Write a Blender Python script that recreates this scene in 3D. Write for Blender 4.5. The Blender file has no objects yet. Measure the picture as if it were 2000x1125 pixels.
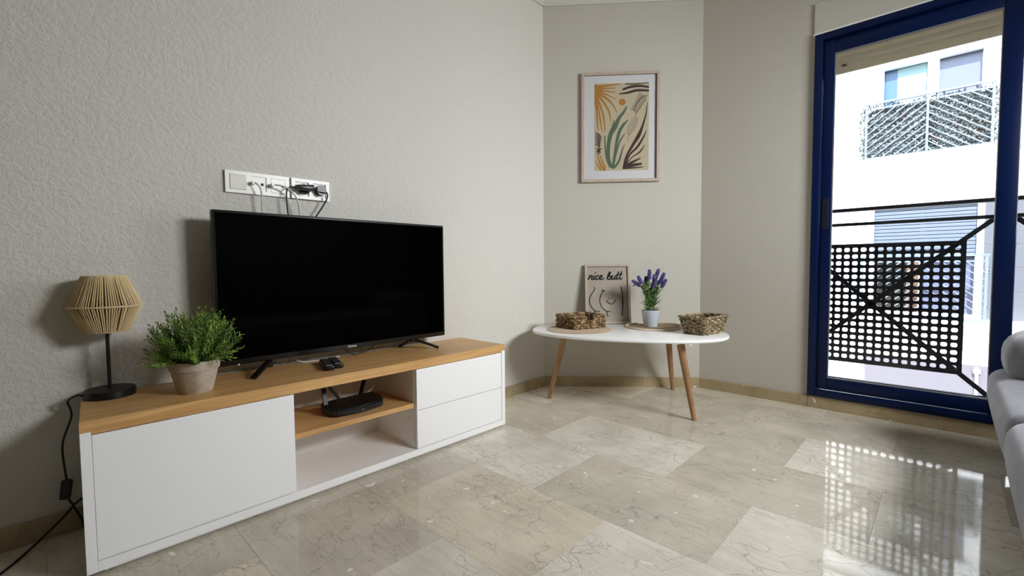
import bpy, bmesh, math, random
from mathutils import Vector, Matrix
PI = math.pi
C = bpy.context.scene.collection
SC = bpy.context.scene

# ------------------------------------------------------------------ camera
cam_d = bpy.data.cameras.new('camera')
cam_d.sensor_width = 36.0
cam_d.lens = 36.0 * 890.134 / 2000.0
cam_d.clip_start = 0.02
cam = bpy.data.objects.new('camera', cam_d); C.objects.link(cam)
R_ = Vector((0.69031, -0.72347, -0.00783)); U_ = Vector((0.04017, 0.02752, 0.99881)); F_ = Vector((0.72240, 0.68981, -0.04806))
cam.matrix_world = Matrix(((R_.x, U_.x, -F_.x, 0.0), (R_.y, U_.y, -F_.y, 0.0), (R_.z, U_.z, -F_.z, 0.8), (0, 0, 0, 1)))
SC.camera = cam

# ------------------------------------------------------------------ world, sun, added fill light, exposure
W = bpy.data.worlds.new('daylight'); SC.world = W; W.use_nodes = True
wn = W.node_tree.nodes; wl = W.node_tree.links
bg = wn['Background']
sky = wn.new('ShaderNodeTexSky'); sky.sky_type = 'NISHITA'; sky.sun_disc = False
sky.sun_elevation = math.radians(48); sky.sun_rotation = math.radians(-70); sky.air_density = 1.0; sky.dust_density = 1.2
wl.new(sky.outputs[0], bg.inputs[0]); bg.inputs[1].default_value = 1.35
sun_d = bpy.data.lights.new('sun', 'SUN'); sun_d.energy = 25.0; sun_d.angle = 0.01; sun_d.color = (0.97, 0.97, 1.0)
sun = bpy.data.objects.new('sun', sun_d); C.objects.link(sun)
sun.rotation_euler = Vector((-0.70, -0.22, 0.80)).to_track_quat('Z', 'Y').to_euler()
fill_d = bpy.data.lights.new('added_side_fill', 'AREA'); fill_d.shape = 'RECTANGLE'; fill_d.size = 0.95; fill_d.size_y = 0.55; fill_d.energy = 46.5; fill_d.spread = math.radians(112); fill_d.color = (0.95, 0.975, 1.0)  # added fill lamp, stands in for an unseen window above the sofa
fill_o = bpy.data.objects.new('added_side_fill', fill_d); C.objects.link(fill_o); fill_o.location = (2.02, -1.20, 1.66)
fill_o.rotation_euler = Vector((0.04, -1.0, 0.36)).to_track_quat('Z', 'Y').to_euler()
vs = SC.view_settings
SC.display_settings.display_device = 'sRGB'
vs.view_transform = 'Standard'; vs.look = 'None'; vs.gamma = 1.0; vs.use_curve_mapping = False
vs.exposure = -0.22
cy = SC.cycles
cy.use_denoising = True
cy.max_bounces = 12; cy.diffuse_bounces = 7; cy.glossy_bounces = 5; cy.transparent_max_bounces = 24
cy.sample_clamp_indirect = 12.0; cy.caustics_reflective = False; cy.caustics_refractive = False

# ------------------------------------------------------------------ materials
def srgb(r, g, b):
    f = lambda v: (v/255/12.92) if v/255 <= 0.04045 else ((v/255+0.055)/1.055)**2.4
    return (f(r), f(g), f(b), 1.0)
def mat(name, col, rough=0.5, metal=0.0, spec=0.5, coat=0.0, sheen=0.0):
    m = bpy.data.materials.new(name); m.use_nodes = True
    p = m.node_tree.nodes['Principled BSDF']
    p.inputs['Base Color'].default_value = col if len(col) == 4 else (*col, 1)
    p.inputs['Roughness'].default_value = rough; p.inputs['Metallic'].default_value = metal
    p.inputs['Specular IOR Level'].default_value = spec
    p.inputs['Coat Weight'].default_value = coat
    p.inputs['Sheen Weight'].default_value = sheen
    return m
def NT(m): return m.node_tree.nodes, m.node_tree.links, m.node_tree.nodes['Principled BSDF']
def coords(m, scale=(1, 1, 1), kind='Object', rot=(0, 0, 0)):
    n, l, p = NT(m)
    tc = n.new('ShaderNodeTexCoord'); mp = n.new('ShaderNodeMapping')
    mp.inputs['Scale'].default_value = scale; mp.inputs['Rotation'].default_value = rot
    l.new(tc.outputs[kind], mp.inputs[0]); return mp.outputs[0]
def noise(m, vec, scale, detail=4, rough=0.5, dist=0.0):
    n, l, p = NT(m)
    t = n.new('ShaderNodeTexNoise'); t.inputs['Scale'].default_value = scale; t.inputs['Detail'].default_value = detail
    t.inputs['Roughness'].default_value = rough; t.inputs['Distortion'].default_value = dist
    l.new(vec, t.inputs['Vector']); return t.outputs['Fac']
def ramp(m, fac, stops):
    n, l, p = NT(m)
    r = n.new('ShaderNodeValToRGB'); e = r.color_ramp.elements
    while len(e) < len(stops): e.new(0.5)
    for i, (pos, c) in enumerate(stops):
        e[i].position = pos; e[i].color = c if len(c) == 4 else (*c, 1)
    l.new(fac, r.inputs[0]); return r.outputs[0]
def mixc(m, a, b, fac, mode='MIX'):
    n, l, p = NT(m)
    x = n.new('ShaderNodeMix'); x.data_type = 'RGBA'; x.blend_type = mode
    for s, v in ((x.inputs[6], a), (x.inputs[7], b), (x.inputs[0], fac)):
        if hasattr(v, 'is_linked'): l.new(v, s)
        else: s.default_value = v
    return x.outputs[2]
def bump(m, h, strength=0.3, dist=0.01):
    n, l, p = NT(m)
    b = n.new('ShaderNodeBump'); b.inputs['Strength'].default_value = strength; b.inputs['Distance'].default_value = dist
    l.new(h, b.inputs['Height']); l.new(b.outputs[0], p.inputs['Normal'])
def base(m, sock): m.node_tree.links.new(sock, NT(m)[2].inputs['Base Color'])

M = {}
# gotele plaster on the walls
def plaster(name, col, s, st):
    m = mat(name, col, 0.75, spec=0.25)
    v = coords(m)
    n, l, p = NT(m)
    a = noise(m, v, s*0.85, 1.6, 0.45, 0.5); b = noise(m, v, s*2.6, 1)
    ad = n.new('ShaderNodeMath'); ad.operation = 'MULTIPLY_ADD'; ad.inputs[1].default_value = 0.35
    l.new(b, ad.inputs[0]); l.new(a, ad.inputs[2])
    r = ramp(m, ad.outputs[0], [(0.45, (0, 0, 0)), (0.85, (1, 1, 1))])
    bump(m, r, st, 0.0075)
    return m
M['plaster'] = plaster('rough_plaster', srgb(213, 210, 203), 70, 0.29)
M['plaster_fine'] = plaster('fine_plaster', srgb(196, 192, 181), 90, 0.10)  # tone lowered to carry the shade on the corner and window walls
M['ceiling'] = mat('ceiling_paint', srgb(212, 208, 200), 0.8, spec=0.2)
M['shutter_box'] = mat('shutter_box_paint', srgb(198, 195, 184), 0.6)
M['rear'] = mat('rear_wall_paint', srgb(150, 142, 132), 0.8)  # unseen wall, darkened to hold bounced light off the left side
M['white_trim'] = mat('white_trim', srgb(245, 245, 242), 0.4)
# marble; each tile keeps its own tone through its object colour, its own veins through the random offset
def marble(name, use_obj=True, col=None, rough=0.05, rotz=0.0):
    m = mat(name, col or (0.6, 0.55, 0.45), rough, spec=0.15)
    n, l, p = NT(m)
    tc = n.new('ShaderNodeTexCoord'); oi = n.new('ShaderNodeObjectInfo')
    sc = n.new('ShaderNodeMath'); sc.operation = 'MULTIPLY'; sc.inputs[1].default_value = 37.0
    l.new(oi.outputs['Random'], sc.inputs[0])
    cb = n.new('ShaderNodeCombineXYZ')
    for i in range(3): l.new(sc.outputs[0], cb.inputs[i])
    ad = n.new('ShaderNodeVectorMath'); ad.operation = 'ADD'
    l.new(tc.outputs['Object'], ad.inputs[0]); l.new(cb.outputs[0], ad.inputs[1])
    v = ad.outputs[0]
    # warp
    wt = n.new('ShaderNodeTexNoise'); wt.inputs['Scale'].default_value = 7; wt.inputs['Detail'].default_value = 5
    l.new(v, wt.inputs['Vector'])
    ws = n.new('ShaderNodeVectorMath'); ws.operation = 'SCALE'; ws.inputs['Scale'].default_value = 0.16
    l.new(wt.outputs['Color'], ws.inputs[0])
    wa = n.new('ShaderNodeVectorMath'); wa.operation = 'ADD'; l.new(v, wa.inputs[0]); l.new(ws.outputs[0], wa.inputs[1])
    def cracks(scale, lo, hi, sx, sy):
        mp = n.new('ShaderNodeMapping'); mp.inputs['Scale'].default_value = (sx, sy, 1); l.new(wa.outputs[0], mp.inputs[0])
        vo = n.new('ShaderNodeTexVoronoi'); vo.feature = 'DISTANCE_TO_EDGE'; vo.inputs['Scale'].default_value = scale
        l.new(mp.outputs[0], vo.inputs['Vector'])
        return ramp(m, vo.outputs['Distance'], [(lo, (1, 1, 1)), (hi, (0, 0, 0))])
    c1 = cracks(6.5, 0.001, 0.011, 1.5, 0.8)
    c2 = cracks(14.0, 0.0, 0.026, 1.4, 0.8)
    st = coords(m); mp2 = n.new('ShaderNodeMapping'); mp2.inputs['Scale'].default_value = (90, 5.0, 10); mp2.inputs['Rotation'].default_value = (0, 0, 0.12)
    ws2 = n.new('ShaderNodeVectorMath'); ws2.operation = 'SCALE'; ws2.inputs['Scale'].default_value = 0.045
    l.new(wt.outputs['Color'], ws2.inputs[0])
    wa2 = n.new('ShaderNodeVectorMath'); wa2.operation = 'ADD'; l.new(v, wa2.inputs[0]); l.new(ws2.outputs[0], wa2.inputs[1])
    l.new(wa2.outputs[0], mp2.inputs[0])
    streak = noise(m, mp2.outputs[0], 1.0, 5, 0.65)
    cl = noise(m, v, 5.0, 5, 0.6)
    gate = ramp(m, noise(m, v, 3.0, 3), [(0.40, (0, 0, 0)), (0.60, (1, 1, 1))])
    basec = oi.outputs['Color'] if use_obj else (*(col[:3]), 1)
    cloud = ramp(m, cl, [(0.3, (0.84, 0.83, 0.81)), (0.7, (1.09, 1.09, 1.09))])
    x = mixc(m, basec, cloud, 1.0, 'MULTIPLY')
    sk = ramp(m, streak, [(0.30, (0.84, 0.82, 0.78)), (0.60, (1.06, 1.06, 1.06))])
    x = mixc(m, x, sk, 0.55, 'MULTIPLY')
    mu = n.new('ShaderNodeMath'); mu.operation = 'MULTIPLY'; l.new(c1, mu.inputs[0]); l.new(gate, mu.inputs[1])
    mu1 = n.new('ShaderNodeMath'); mu1.operation = 'MULTIPLY'; l.new(mu.outputs[0], mu1.inputs[0]); mu1.inputs[1].default_value = 0.65
    x = mixc(m, x, (0.20, 0.175, 0.135, 1), mu1.outputs[0])
    g2 = ramp(m, noise(m, v, 6.0, 2), [(0.42, (0, 0, 0)), (0.60, (0.62, 0.62, 0.62))])
    mu2 = n.new('ShaderNodeMath'); mu2.operation = 'MULTIPLY'; l.new(c2, mu2.inputs[0]); l.new(g2, mu2.inputs[1])
    x = mixc(m, x, (0.22, 0.19, 0.15, 1), mu2.outputs[0])
    fl = noise(m, v, 26.0, 1)
    x = mixc(m, x, (0.86, 0.83, 0.76, 1), ramp(m, fl, [(0.735, (0, 0, 0)), (0.76, (0.8, 0.8, 0.8))]))
    base(m, x)
    return m
M['marble'] = marble('marble_tile')
M['marble_skirting'] = marble('marble_skirting', False, srgb(176, 160, 128), 0.22)
M['grout'] = mat('grout', srgb(176, 166, 144), 0.8)
M['screed'] = mat('screed', srgb(120, 112, 98), 0.9)
# wood
def wood(name, dark, light, sx=(2, 30, 30), rough=0.42, coat=0.0):
    m = mat(name, light, rough, coat=coat)
    v = coords(m, sx)
    a = noise(m, v, 1.6, 6, 0.6, 0.4); b = noise(m, v, 6.0, 4, 0.6)
    x = ramp(m, a, [(0.3, dark), (0.72, light)])
    y = ramp(m, b, [(0.3, (0.86, 0.86, 0.86)), (0.7, (1.05, 1.05, 1.05))])
    base(m, mixc(m, x, y, 1.0, 'MULTIPLY')); bump(m, b, 0.06, 0.002)
    return m
M['oak'] = wood('oak_veneer', srgb(196, 148, 90), srgb(226, 182, 122), (1.6, 26, 26), 0.38)
M['leg_wood'] = wood('beech_leg', srgb(142, 104, 72), srgb(184, 144, 104), (30, 30, 2.5), 0.45)
M['frame_wood'] = wood('pale_frame_wood', srgb(178, 160, 144), srgb(198, 182, 166), (24, 24, 4), 0.55)
M['lacquer'] = mat('white_lacquer', srgb(248, 248, 249), 0.38)
M['lacquer_dull'] = mat('white_melamine', srgb(232, 230, 226), 0.5)
M['table_white'] = mat('table_white', srgb(250, 250, 250), 0.22)
M['hole'] = mat('dark_hole', srgb(60, 55, 50), 0.8)
M['black_metal'] = mat('black_metal', srgb(16, 16, 17), 0.4)
M['black_plastic'] = mat('black_plastic', srgb(12, 12, 13), 0.35)
M['rubber'] = mat('black_cable', srgb(14, 14, 15), 0.45)
M['screen'] = mat('tv_screen', (0.0008, 0.0008, 0.0009), 0.06, spec=0.07)
M['logo'] = mat('silver_print', srgb(205, 205, 205), 0.4)
M['grey_mark'] = mat('grey_print', srgb(60, 60, 62), 0.4)
M['white_plastic'] = mat('white_plastic', srgb(236, 234, 228), 0.32)
M['white_cable'] = mat('white_cable', srgb(214, 211, 203), 0.45)
M['navy'] = mat('navy_aluminium', srgb(2, 23, 66), 0.36, spec=0.28)
M['navy_dark'] = mat('navy_seal', srgb(6, 14, 34), 0.5)
M['gasket'] = mat('grey_gasket', srgb(120, 122, 128), 0.5)
M['alu'] = mat('aluminium_track', srgb(190, 195, 205), 0.3, metal=0.7)
M['slat'] = mat('shutter_slat', srgb(226, 219, 202), 0.45)
def translucent(m, f):
    n, l, p = NT(m); o = next(x for x in n if x.type == 'OUTPUT_MATERIAL')
    t = n.new('ShaderNodeBsdfTranslucent'); t.inputs[0].default_value = p.inputs['Base Color'].default_value
    x = n.new('ShaderNodeMixShader'); x.inputs[0].default_value = f
    l.new(p.outputs[0], x.inputs[1]); l.new(t.outputs[0], x.inputs[2]); l.new(x.outputs[0], o.inputs[0])
translucent(M['slat'], 0.22)
M['rail_black'] = mat('railing_paint', srgb(20, 18, 24), 0.5)
def fabric(name, c1, c2):
    m = mat(name, c1, 0.9, spec=0.15, sheen=0.3)
    v = coords(m)
    a = noise(m, v, 9, 4); b = noise(m, v, 420, 2)
    base(m, mixc(m, ramp(m, a, [(0.3, c2), (0.7, c1)]), ramp(m, b, [(0.3, (0.82, 0.82, 0.82)), (0.7, (1.08, 1.08, 1.08))]), 1.0, 'MULTIPLY'))
    bump(m, b, 0.25, 0.002)
    return m
M['sofa'] = fabric('grey_sofa_fabric', srgb(140, 140, 150), srgb(126, 125, 134))
M['sofa_dark'] = mat('sofa_base', srgb(92, 88, 92), 0.9)
M['twine'] = fabric('jute_twine', srgb(236, 212, 166), srgb(208, 180, 132))
M['jute_mat'] = fabric('jute_mat_fibre', srgb(204, 178, 142), srgb(182, 154, 118))
def fibre(name, a_, b_, c_):
    m = mat(name, a_, 0.7, spec=0.3)
    v = coords(m)
    base(m, ramp(m, noise(m, v, 55, 4, 0.7), [(0.32, a_), (0.5, b_), (0.68, c_)]))
    return m
M['hyacinth'] = fibre('water_hyacinth', srgb(56, 42, 28), srgb(122, 95, 64), srgb(206, 180, 138))
M['seagrass'] = fibre('seagrass', srgb(72, 60, 42), srgb(132, 114, 84), srgb(212, 198, 166))
M['basket_inside'] = mat('basket_inside', srgb(74, 54, 34), 0.85)
def pot_mat():
    m = mat('grey_terracotta', srgb(176, 164, 146), 0.85, spec=0.2)
    v = coords(m)
    base(m, ramp(m, noise(m, v, 18, 5, 0.6), [(0.3, srgb(158, 144, 124)), (0.55, srgb(186, 174, 156)), (0.75, srgb(204, 194, 178))]))
    bump(m, noise(m, v, 90, 3), 0.15, 0.002)
    return m
M['pot'] = pot_mat()
M['soil'] = mat('dark_soil', srgb(34, 28, 22), 0.95)
def leafmat(name, a_, b_):
    m = mat(name, a_, 0.5, spec=0.4)
    v = coords(m)
    base(m, ramp(m, noise(m, v, 30, 3), [(0.35, a_), (0.65, b_)]))
    return m
M['leaf'] = leafmat('bush_leaf', srgb(66, 98, 36), srgb(152, 182, 78))
M['leaf2'] = leafmat('lavender_leaf', srgb(54, 88, 38), srgb(128, 164, 92))
M['stem'] = mat('plant_stem', srgb(70, 90, 46), 0.7)
M['lavender'] = leafmat('lavender_flower', srgb(60, 54, 108), srgb(104, 97, 160))
M['zinc'] = mat('pale_blue_metal', srgb(206, 216, 226), 0.42)
M['tray_in'] = fibre('tray_weave', srgb(122, 100, 78), srgb(146, 122, 96), srgb(168, 144, 116))
M['tray_rim'] = mat('tray_rim', srgb(218, 204, 180), 0.7)
M['print_mat'] = mat('passe_partout', srgb(240, 238, 238), 0.8)
M['print_bg'] = mat('print_beige', srgb(216, 200, 168), 0.8)
M['print_bg2'] = mat('print_greige', srgb(196, 184, 166), 0.8)
M['ochre'] = mat('print_ochre', srgb(196, 138, 62), 0.8)
M['green_ink'] = mat('print_green', srgb(94, 118, 94), 0.8)
M['brown_ink'] = mat('print_brown', srgb(70, 52, 48), 0.8)
M['taupe_ink'] = mat('print_taupe', srgb(172, 158, 134), 0.8)
M['black_ink'] = mat('print_black', srgb(22, 20, 26), 0.8)
def thin_glass(name, tint=(1, 1, 1), ior=1.45, boost=1.0, rough=0.0):
    m = bpy.data.materials.new(name); m.use_nodes = True
    n = m.node_tree.nodes; l = m.node_tree.links; n.clear()
    o = n.new('ShaderNodeOutputMaterial'); mx = n.new('ShaderNodeMixShader'); tr = n.new('ShaderNodeBsdfTransparent'); gl = n.new('ShaderNodeBsdfGlossy')
    fr = n.new('ShaderNodeFresnel'); fr.inputs[0].default_value = ior
    tr.inputs[0].default_value = (*tint, 1); gl.inputs['Roughness'].default_value = rough
    l.new(fr.outputs[0], mx.inputs[0]); l.new(tr.outputs[0], mx.inputs[1]); l.new(gl.outputs[0], mx.inputs[2]); l.new(mx.outputs[0], o.inputs[0])
    return m
M['glass'] = thin_glass('window_glass', (0.97, 0.985, 0.98))
M['picture_glass'] = thin_glass('picture_glass', (0.98, 0.98, 0.98), 1.3)
# exterior
M['facade'] = mat('white_render', srgb(246, 245, 242), 0.85)
M['facade_trim'] = mat('white_pvc', srgb(235, 238, 242), 0.4)
M['far_glass'] = mat('far_window_glass', srgb(76, 80, 100), 0.25, spec=0.6)
M['far_blind'] = mat('far_blind', srgb(112, 140, 146), 0.5)
M['far_dark'] = mat('far_dark_glass', srgb(14, 15, 18), 0.1)
M['far_brown'] = mat('far_brown_curtain', srgb(74, 54, 34), 0.8)
M['far_rail'] = mat('far_railing', srgb(84, 92, 106), 0.45)
M['far_screen'] = mat('far_screen_backing', srgb(80, 87, 94), 0.9)  # backing lightened to carry the haze over the street
M['far_leaf'] = leafmat('far_screen_leaf', srgb(62, 72, 76), srgb(106, 114, 110))  # leaf tones greyed and flattened, haze put into the colour
M['far_twig'] = mat('far_twig', srgb(70, 48, 40), 0.8)
M['far_shutter'] = mat('far_shutter', srgb(70, 79, 95), 0.5)
M['stone'] = mat('grey_stone', srgb(62, 64, 70), 0.6)
M['pavement'] = mat('pavement', srgb(190, 186, 180), 0.9)
M['lower_band'] = mat('pale_grey_render', srgb(80, 77, 83), 0.8)
M['ring'] = mat('steel_ring', srgb(120, 124, 130), 0.4, metal=0.6)

# ------------------------------------------------------------------ mesh helpers
def obj(name, bm, m, parent=None, smooth=None, loc=None, rotz=None):
    me = bpy.data.meshes.new(name)
    bmesh.ops.recalc_face_normals(bm, faces=bm.faces[:])
    bm.to_mesh(me); bm.free()
    mats = m if isinstance(m, (list, tuple)) else [m]
    for x in mats: me.materials.append(x)
    o = bpy.data.objects.new(name, me); C.objects.link(o)
    if smooth is not None:
        for f in me.polygons: f.use_smooth = True
        me.set_sharp_from_angle(angle=math.radians(smooth))
    if parent is not None: o.parent = parent
    if loc is not None: o.location = loc
    if rotz is not None: o.rotation_euler = (0, 0, rotz)
    return o
def tag(o, label=None, cat=None, group=None, kind=None):
    if label: o['label'] = label
    if cat: o['category'] = cat
    if group: o['group'] = group
    if kind: o['kind'] = kind
    return o
def thing(name, label, cat, loc=(0, 0, 0), rotz=0.0, group=None):
    o = bpy.data.objects.new(name, None); C.objects.link(o)
    o.empty_display_size = 0.05
    o.location = loc; o.rotation_euler = (0, 0, rotz)
    return tag(o, label, cat, group)
def struct(o): o['kind'] = 'structure'; return o
def box(bm, x0, x1, y0, y1, z0, z1, bev=0.0, seg=2, mi=0):
    r = bmesh.ops.create_cube(bm, size=1.0)
    vs_ = r['verts']
    for v in vs_:
        v.co = Vector(((x0+x1)/2 + v.co.x*(x1-x0), (y0+y1)/2 + v.co.y*(y1-y0), (z0+z1)/2 + v.co.z*(z1-z0)))
    fs = list({f for v in vs_ for f in v.link_faces})
    for f in fs: f.material_index = mi
    if bev > 0:
        es = list({e for v in vs_ for e in v.link_edges})
        bmesh.ops.bevel(bm, geom=es, offset=bev, segments=seg, profile=0.5, affect='EDGES')
    return vs_
def BX(*a, **k):
    bm = bmesh.new(); box(bm, *a, **k); return bm
def tube(bm, pts, r, n=8, cap=True, closed=False, r2=None, mi=0):
    pts = [Vector(p) for p in pts]; N = len(pts); rings = []
    prev = None
    for i, p in enumerate(pts):
        if closed: d = pts[(i+1) % N] - pts[i-1]
        else: d = pts[min(i+1, N-1)] - pts[max(i-1, 0)]
        d.normalize()
        if prev is None:
            a = Vector((0, 0, 1)) if abs(d.z) < 0.9 else Vector((1, 0, 0))
            u = d.cross(a).normalized()
        else:
            u = (prev - d*prev.dot(d)).normalized()
        prev = u; w = d.cross(u)
        rr = r if r2 is None else r + (r2-r)*i/max(1, N-1)
        rings.append([bm.verts.new(p + (u*math.cos(2*PI*k/n) + w*math.sin(2*PI*k/n))*rr) for k in range(n)])
    M_ = N if closed else N-1
    for i in range(M_):
        a, b = rings[i], rings[(i+1) % N]
        for k in range(n):
            f = bm.faces.new((a[k], a[(k+1) % n], b[(k+1) % n], b[k])); f.material_index = mi
    if cap and not closed:
        bm.faces.new(rings[0][::-1]).material_index = mi; bm.faces.new(rings[-1]).material_index = mi
def TB(pts, r, **k):
    bm = bmesh.new(); tube(bm, pts, r, **k); return bm
def spline(pts, k=8):
    P = [Vector(p) for p in pts]; out = []
    for i in range(len(P)-1):
        p0, p1, p2, p3 = P[max(i-1, 0)], P[i], P[i+1], P[min(i+2, len(P)-1)]
        for j in range(k):
            t = j/k
            out.append(0.5*((2*p1) + (p2-p0)*t + (2*p0-5*p1+4*p2-p3)*t*t + (3*p1-p0-3*p2+p3)*t**3))
    out.append(P[-1]); return out
def lathe(bm, prof, n=32, c=(0, 0), mi=0, close=False):
    rings = []
    for r, z in prof:
        if r < 1e-6: rings.append([bm.verts.new((c[0], c[1], z))])
        else: rings.append([bm.verts.new((c[0]+r*math.cos(2*PI*k/n), c[1]+r*math.sin(2*PI*k/n), z)) for k in range(n)])
    for i in range(len(rings)-1):
        a, b = rings[i], rings[i+1]
        for k in range(n):
            k2 = (k+1) % n
            if len(a) == 1 and len(b) == 1: continue
            if len(a) == 1: f = bm.faces.new((a[0], b[k], b[k2]))
            elif len(b) == 1: f = bm.faces.new((a[k], a[k2], b[0]))
            else: f = bm.faces.new((a[k], a[k2], b[k2], b[k]))
            f.material_index = mi
def LA(prof, **k):
    bm = bmesh.new(); lathe(bm, prof, **k); return bm
def prism(bm, poly, z0, z1, mi=0):
    a = [bm.verts.new((x, y, z0)) for x, y in poly]; b = [bm.verts.new((x, y, z1)) for x, y in poly]
    n = len(poly)
    for f in [bm.faces.new(a[::-1]), bm.faces.new(b)] + [bm.faces.new((a[i], a[(i+1) % n], b[(i+1) % n], b[i])) for i in range(n)]:
        f.material_index = mi
def bar(bm, p, q, w, h, up=(0, 0, 1), mi=0):
    p, q = Vector(p), Vector(q); d = (q-p).normalized(); u = Vector(up)
    s = d.cross(u)
    if s.length < 1e-4: s = d.cross(Vector((1, 0, 0)))
    s.normalize(); u = s.cross(d).normalized()
    vs_ = [bm.verts.new(b + s*(sx*w/2) + u*(sy*h/2)) for b in (p, q) for sx, sy in ((-1, -1), (1, -1), (1, 1), (-1, 1))]
    for f in ((0, 1, 2, 3), (7, 6, 5, 4), (0, 4, 5, 1), (1, 5, 6, 2), (2, 6, 7, 3), (3, 7, 4, 0)):
        bm.faces.new([vs_[i] for i in f]).material_index = mi
def BAR(*a, **k):
    bm = bmesh.new(); bar(bm, *a, **k); return bm
def ribbon(bm, pts, y, w0=None, k=6, th=0.0004, mi=0):
    """flat print stroke in the x-z plane; pts are (x, z, width)."""
    P = spline([(p[0], p[1], p[2]) for p in pts], k)
    L, Rr = [], []
    for i, p in enumerate(P):
        a, b = P[max(i-1, 0)], P[min(i+1, len(P)-1)]
        d = Vector((b.x-a.x, b.y-a.y)); d = d.normalized() if d.length > 1e-9 else Vector((1, 0))
        nn = Vector((-d.y, d.x))*max(p.z, 1e-4)/2
        ext = Vector((0, 0))
        if i == 0: ext = -d*p.z*0.25
        if i == len(P)-1: ext = d*p.z*0.25
        L.append(bm.verts.new((p.x+nn.x+ext.x, y, p.y+nn.y+ext.y))); Rr.append(bm.verts.new((p.x-nn.x+ext.x, y, p.y-nn.y+ext.y)))
    for i in range(len(P)-1):
        bm.faces.new((L[i], L[i+1], Rr[i+1], Rr[i])).material_index = mi
def disc(bm, cx, cz, r, y, n=24):
    bm.faces.new([bm.verts.new((cx+r*math.cos(2*PI*k/n), y, cz+r*math.sin(2*PI*k/n))) for k in range(n)])
def frame_rect(bm, x0, x1, z0, z1, y0, y1, w, bev=0.0):
    box(bm, x0, x0+w, y0, y1, z0, z1, bev); box(bm, x1-w, x1, y0, y1, z0, z1, bev)
    box(bm, x0+w, x1-w, y0, y1, z1-w, z1, bev); box(bm, x0+w, x1-w, y0, y1, z0, z0+w, bev)
def grid_wall(bm, axis, d0, d1, u0, u1, z0, z1, holes):
    """slab with rectangular openings (u0,u1,z0,z1); axis 'x' = plane of constant X, u runs along Y."""
    us = sorted({u0, u1, *[h[0] for h in holes], *[h[1] for h in holes]}); zs = sorted({z0, z1, *[h[2] for h in holes], *[h[3] for h in holes]})
    for i in range(len(us)-1):
        for j in range(len(zs)-1):
            cu, cz = (us[i]+us[i+1])/2, (zs[j]+zs[j+1])/2
            if any(h[0] < cu < h[1] and h[2] < cz < h[3] for h in holes): continue
            if axis == 'x': box(bm, d0, d1, us[i], us[i+1], zs[j], zs[j+1])
            else: box(bm, us[i], us[i+1], d0, d1, zs[j], zs[j+1])

# ------------------------------------------------------------------ room shell
WY, CX, CY_ = 1.928, 2.327, 1.928
WX, AY = 2.976, 1.155
XB, YR, HC = -4.6, -1.25, 2.57
T = Vector((0.64290, -0.76595)); N_ = Vector((-0.76595, -0.64290))
A_ROT = math.atan2(T.y, T.x)
def AP(t, n, z=0.0):
    p = Vector((CX, WY)) + T*t + N_*n
    return (p.x, p.y, z)
ALEN = 1.0093
def wall_box(name, x0, x1, y0, y1, z0, z1, m):
    return struct(obj(name, BX(x0, x1, y0, y1, z0, z1), m))
wall_box('wall_left', XB-0.2, CX+0.1, WY, WY+0.2, -0.05, HC+0.1, M['plaster'])
bm = bmesh.new()
a0, a1 = AP(0, 0), AP(ALEN, 0); b0, b1 = AP(-0.05, -0.2), AP(ALEN+0.05, -0.2)
prism(bm, [a0[:2], a1[:2], b1[:2], b0[:2]], -0.05, HC+0.1)
struct(obj('wall_back', bm, M['plaster_fine']))
OY0, OY1, OZ0, OZ1 = -0.915, 0.550, 0.068, 2.028
bm = bmesh.new(); grid_wall(bm, 'x', WX, WX+0.20, YR-0.2, AY+0.03, -0.05, HC+0.1, [(OY0, OY1, OZ0, OZ1)])
struct(obj('wall_right', bm, M['plaster_fine']))
wall_box('wall_front', XB-0.2, WX+0.2, YR-0.2, YR, -0.05, HC+0.1, M['plaster_fine'])
wall_box('wall_rear', XB-0.2, XB, YR-0.2, WY+0.2, -0.05, HC+0.1, M['rear'])
bm = bmesh.new(); prism(bm, [(XB-0.2, YR-0.2), (WX+0.2, YR-0.2), (WX+0.2, AY), (CX, WY+0.2), (XB-0.2, WY+0.2)], HC, HC+0.12)
struct(obj('ceiling', bm, M['ceiling']))
# crown moulding (cove) along the left, back and right walls
def cove(name, p, q, inward):
    p, q, inn = Vector(p), Vector(q), Vector(inward)
    prof = [(0, 2.462), (0.012, 2.462), (0.014, 2.474)] + [(0.016+0.075*(1-math.cos(a)), 2.474+0.075*math.sin(a)) for a in [PI/2*i/6 for i in range(7)]] + [(0.105, 2.552), (0.105, 2.5705), (0, 2.5705)]
    bm = bmesh.new(); rings = []
    d = (q-p).normalized()
    for b in (p, q):
        rings.append([bm.verts.new((b.x+inn.x*o, b.y+inn.y*o, z)) for o, z in prof])
    n = len(prof)
    for i in range(n): bm.faces.new((rings[0][i], rings[0][(i+1) % n], rings[1][(i+1) % n], rings[1][i]))
    bm.faces.new(rings[0][::-1]); bm.faces.new(rings[1])
    return struct(obj(name, bm, M['ceiling'], smooth=40))
cove('trim_1', (XB, WY), (CX, WY), (0, -1))
cove('trim_2', AP(0, 0)[:2], AP(ALEN, 0)[:2], N_)
cove('trim_3', (WX, AY), (WX, YR), (-1, 0))
# shutter box lid above the window: panel, its top joint and the bright strip along its bottom
t4 = struct(obj('trim_4', BX(WX-0.010, WX, OY0-0.02, OY1+0.005, OZ1+0.010, 2.198, 0.001), M['shutter_box']))
t5 = struct(obj('trim_5', BX(WX-0.016, WX, OY0-0.02, OY1+0.008, OZ1, OZ1+0.009, 0.001), M['white_trim']))

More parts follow.
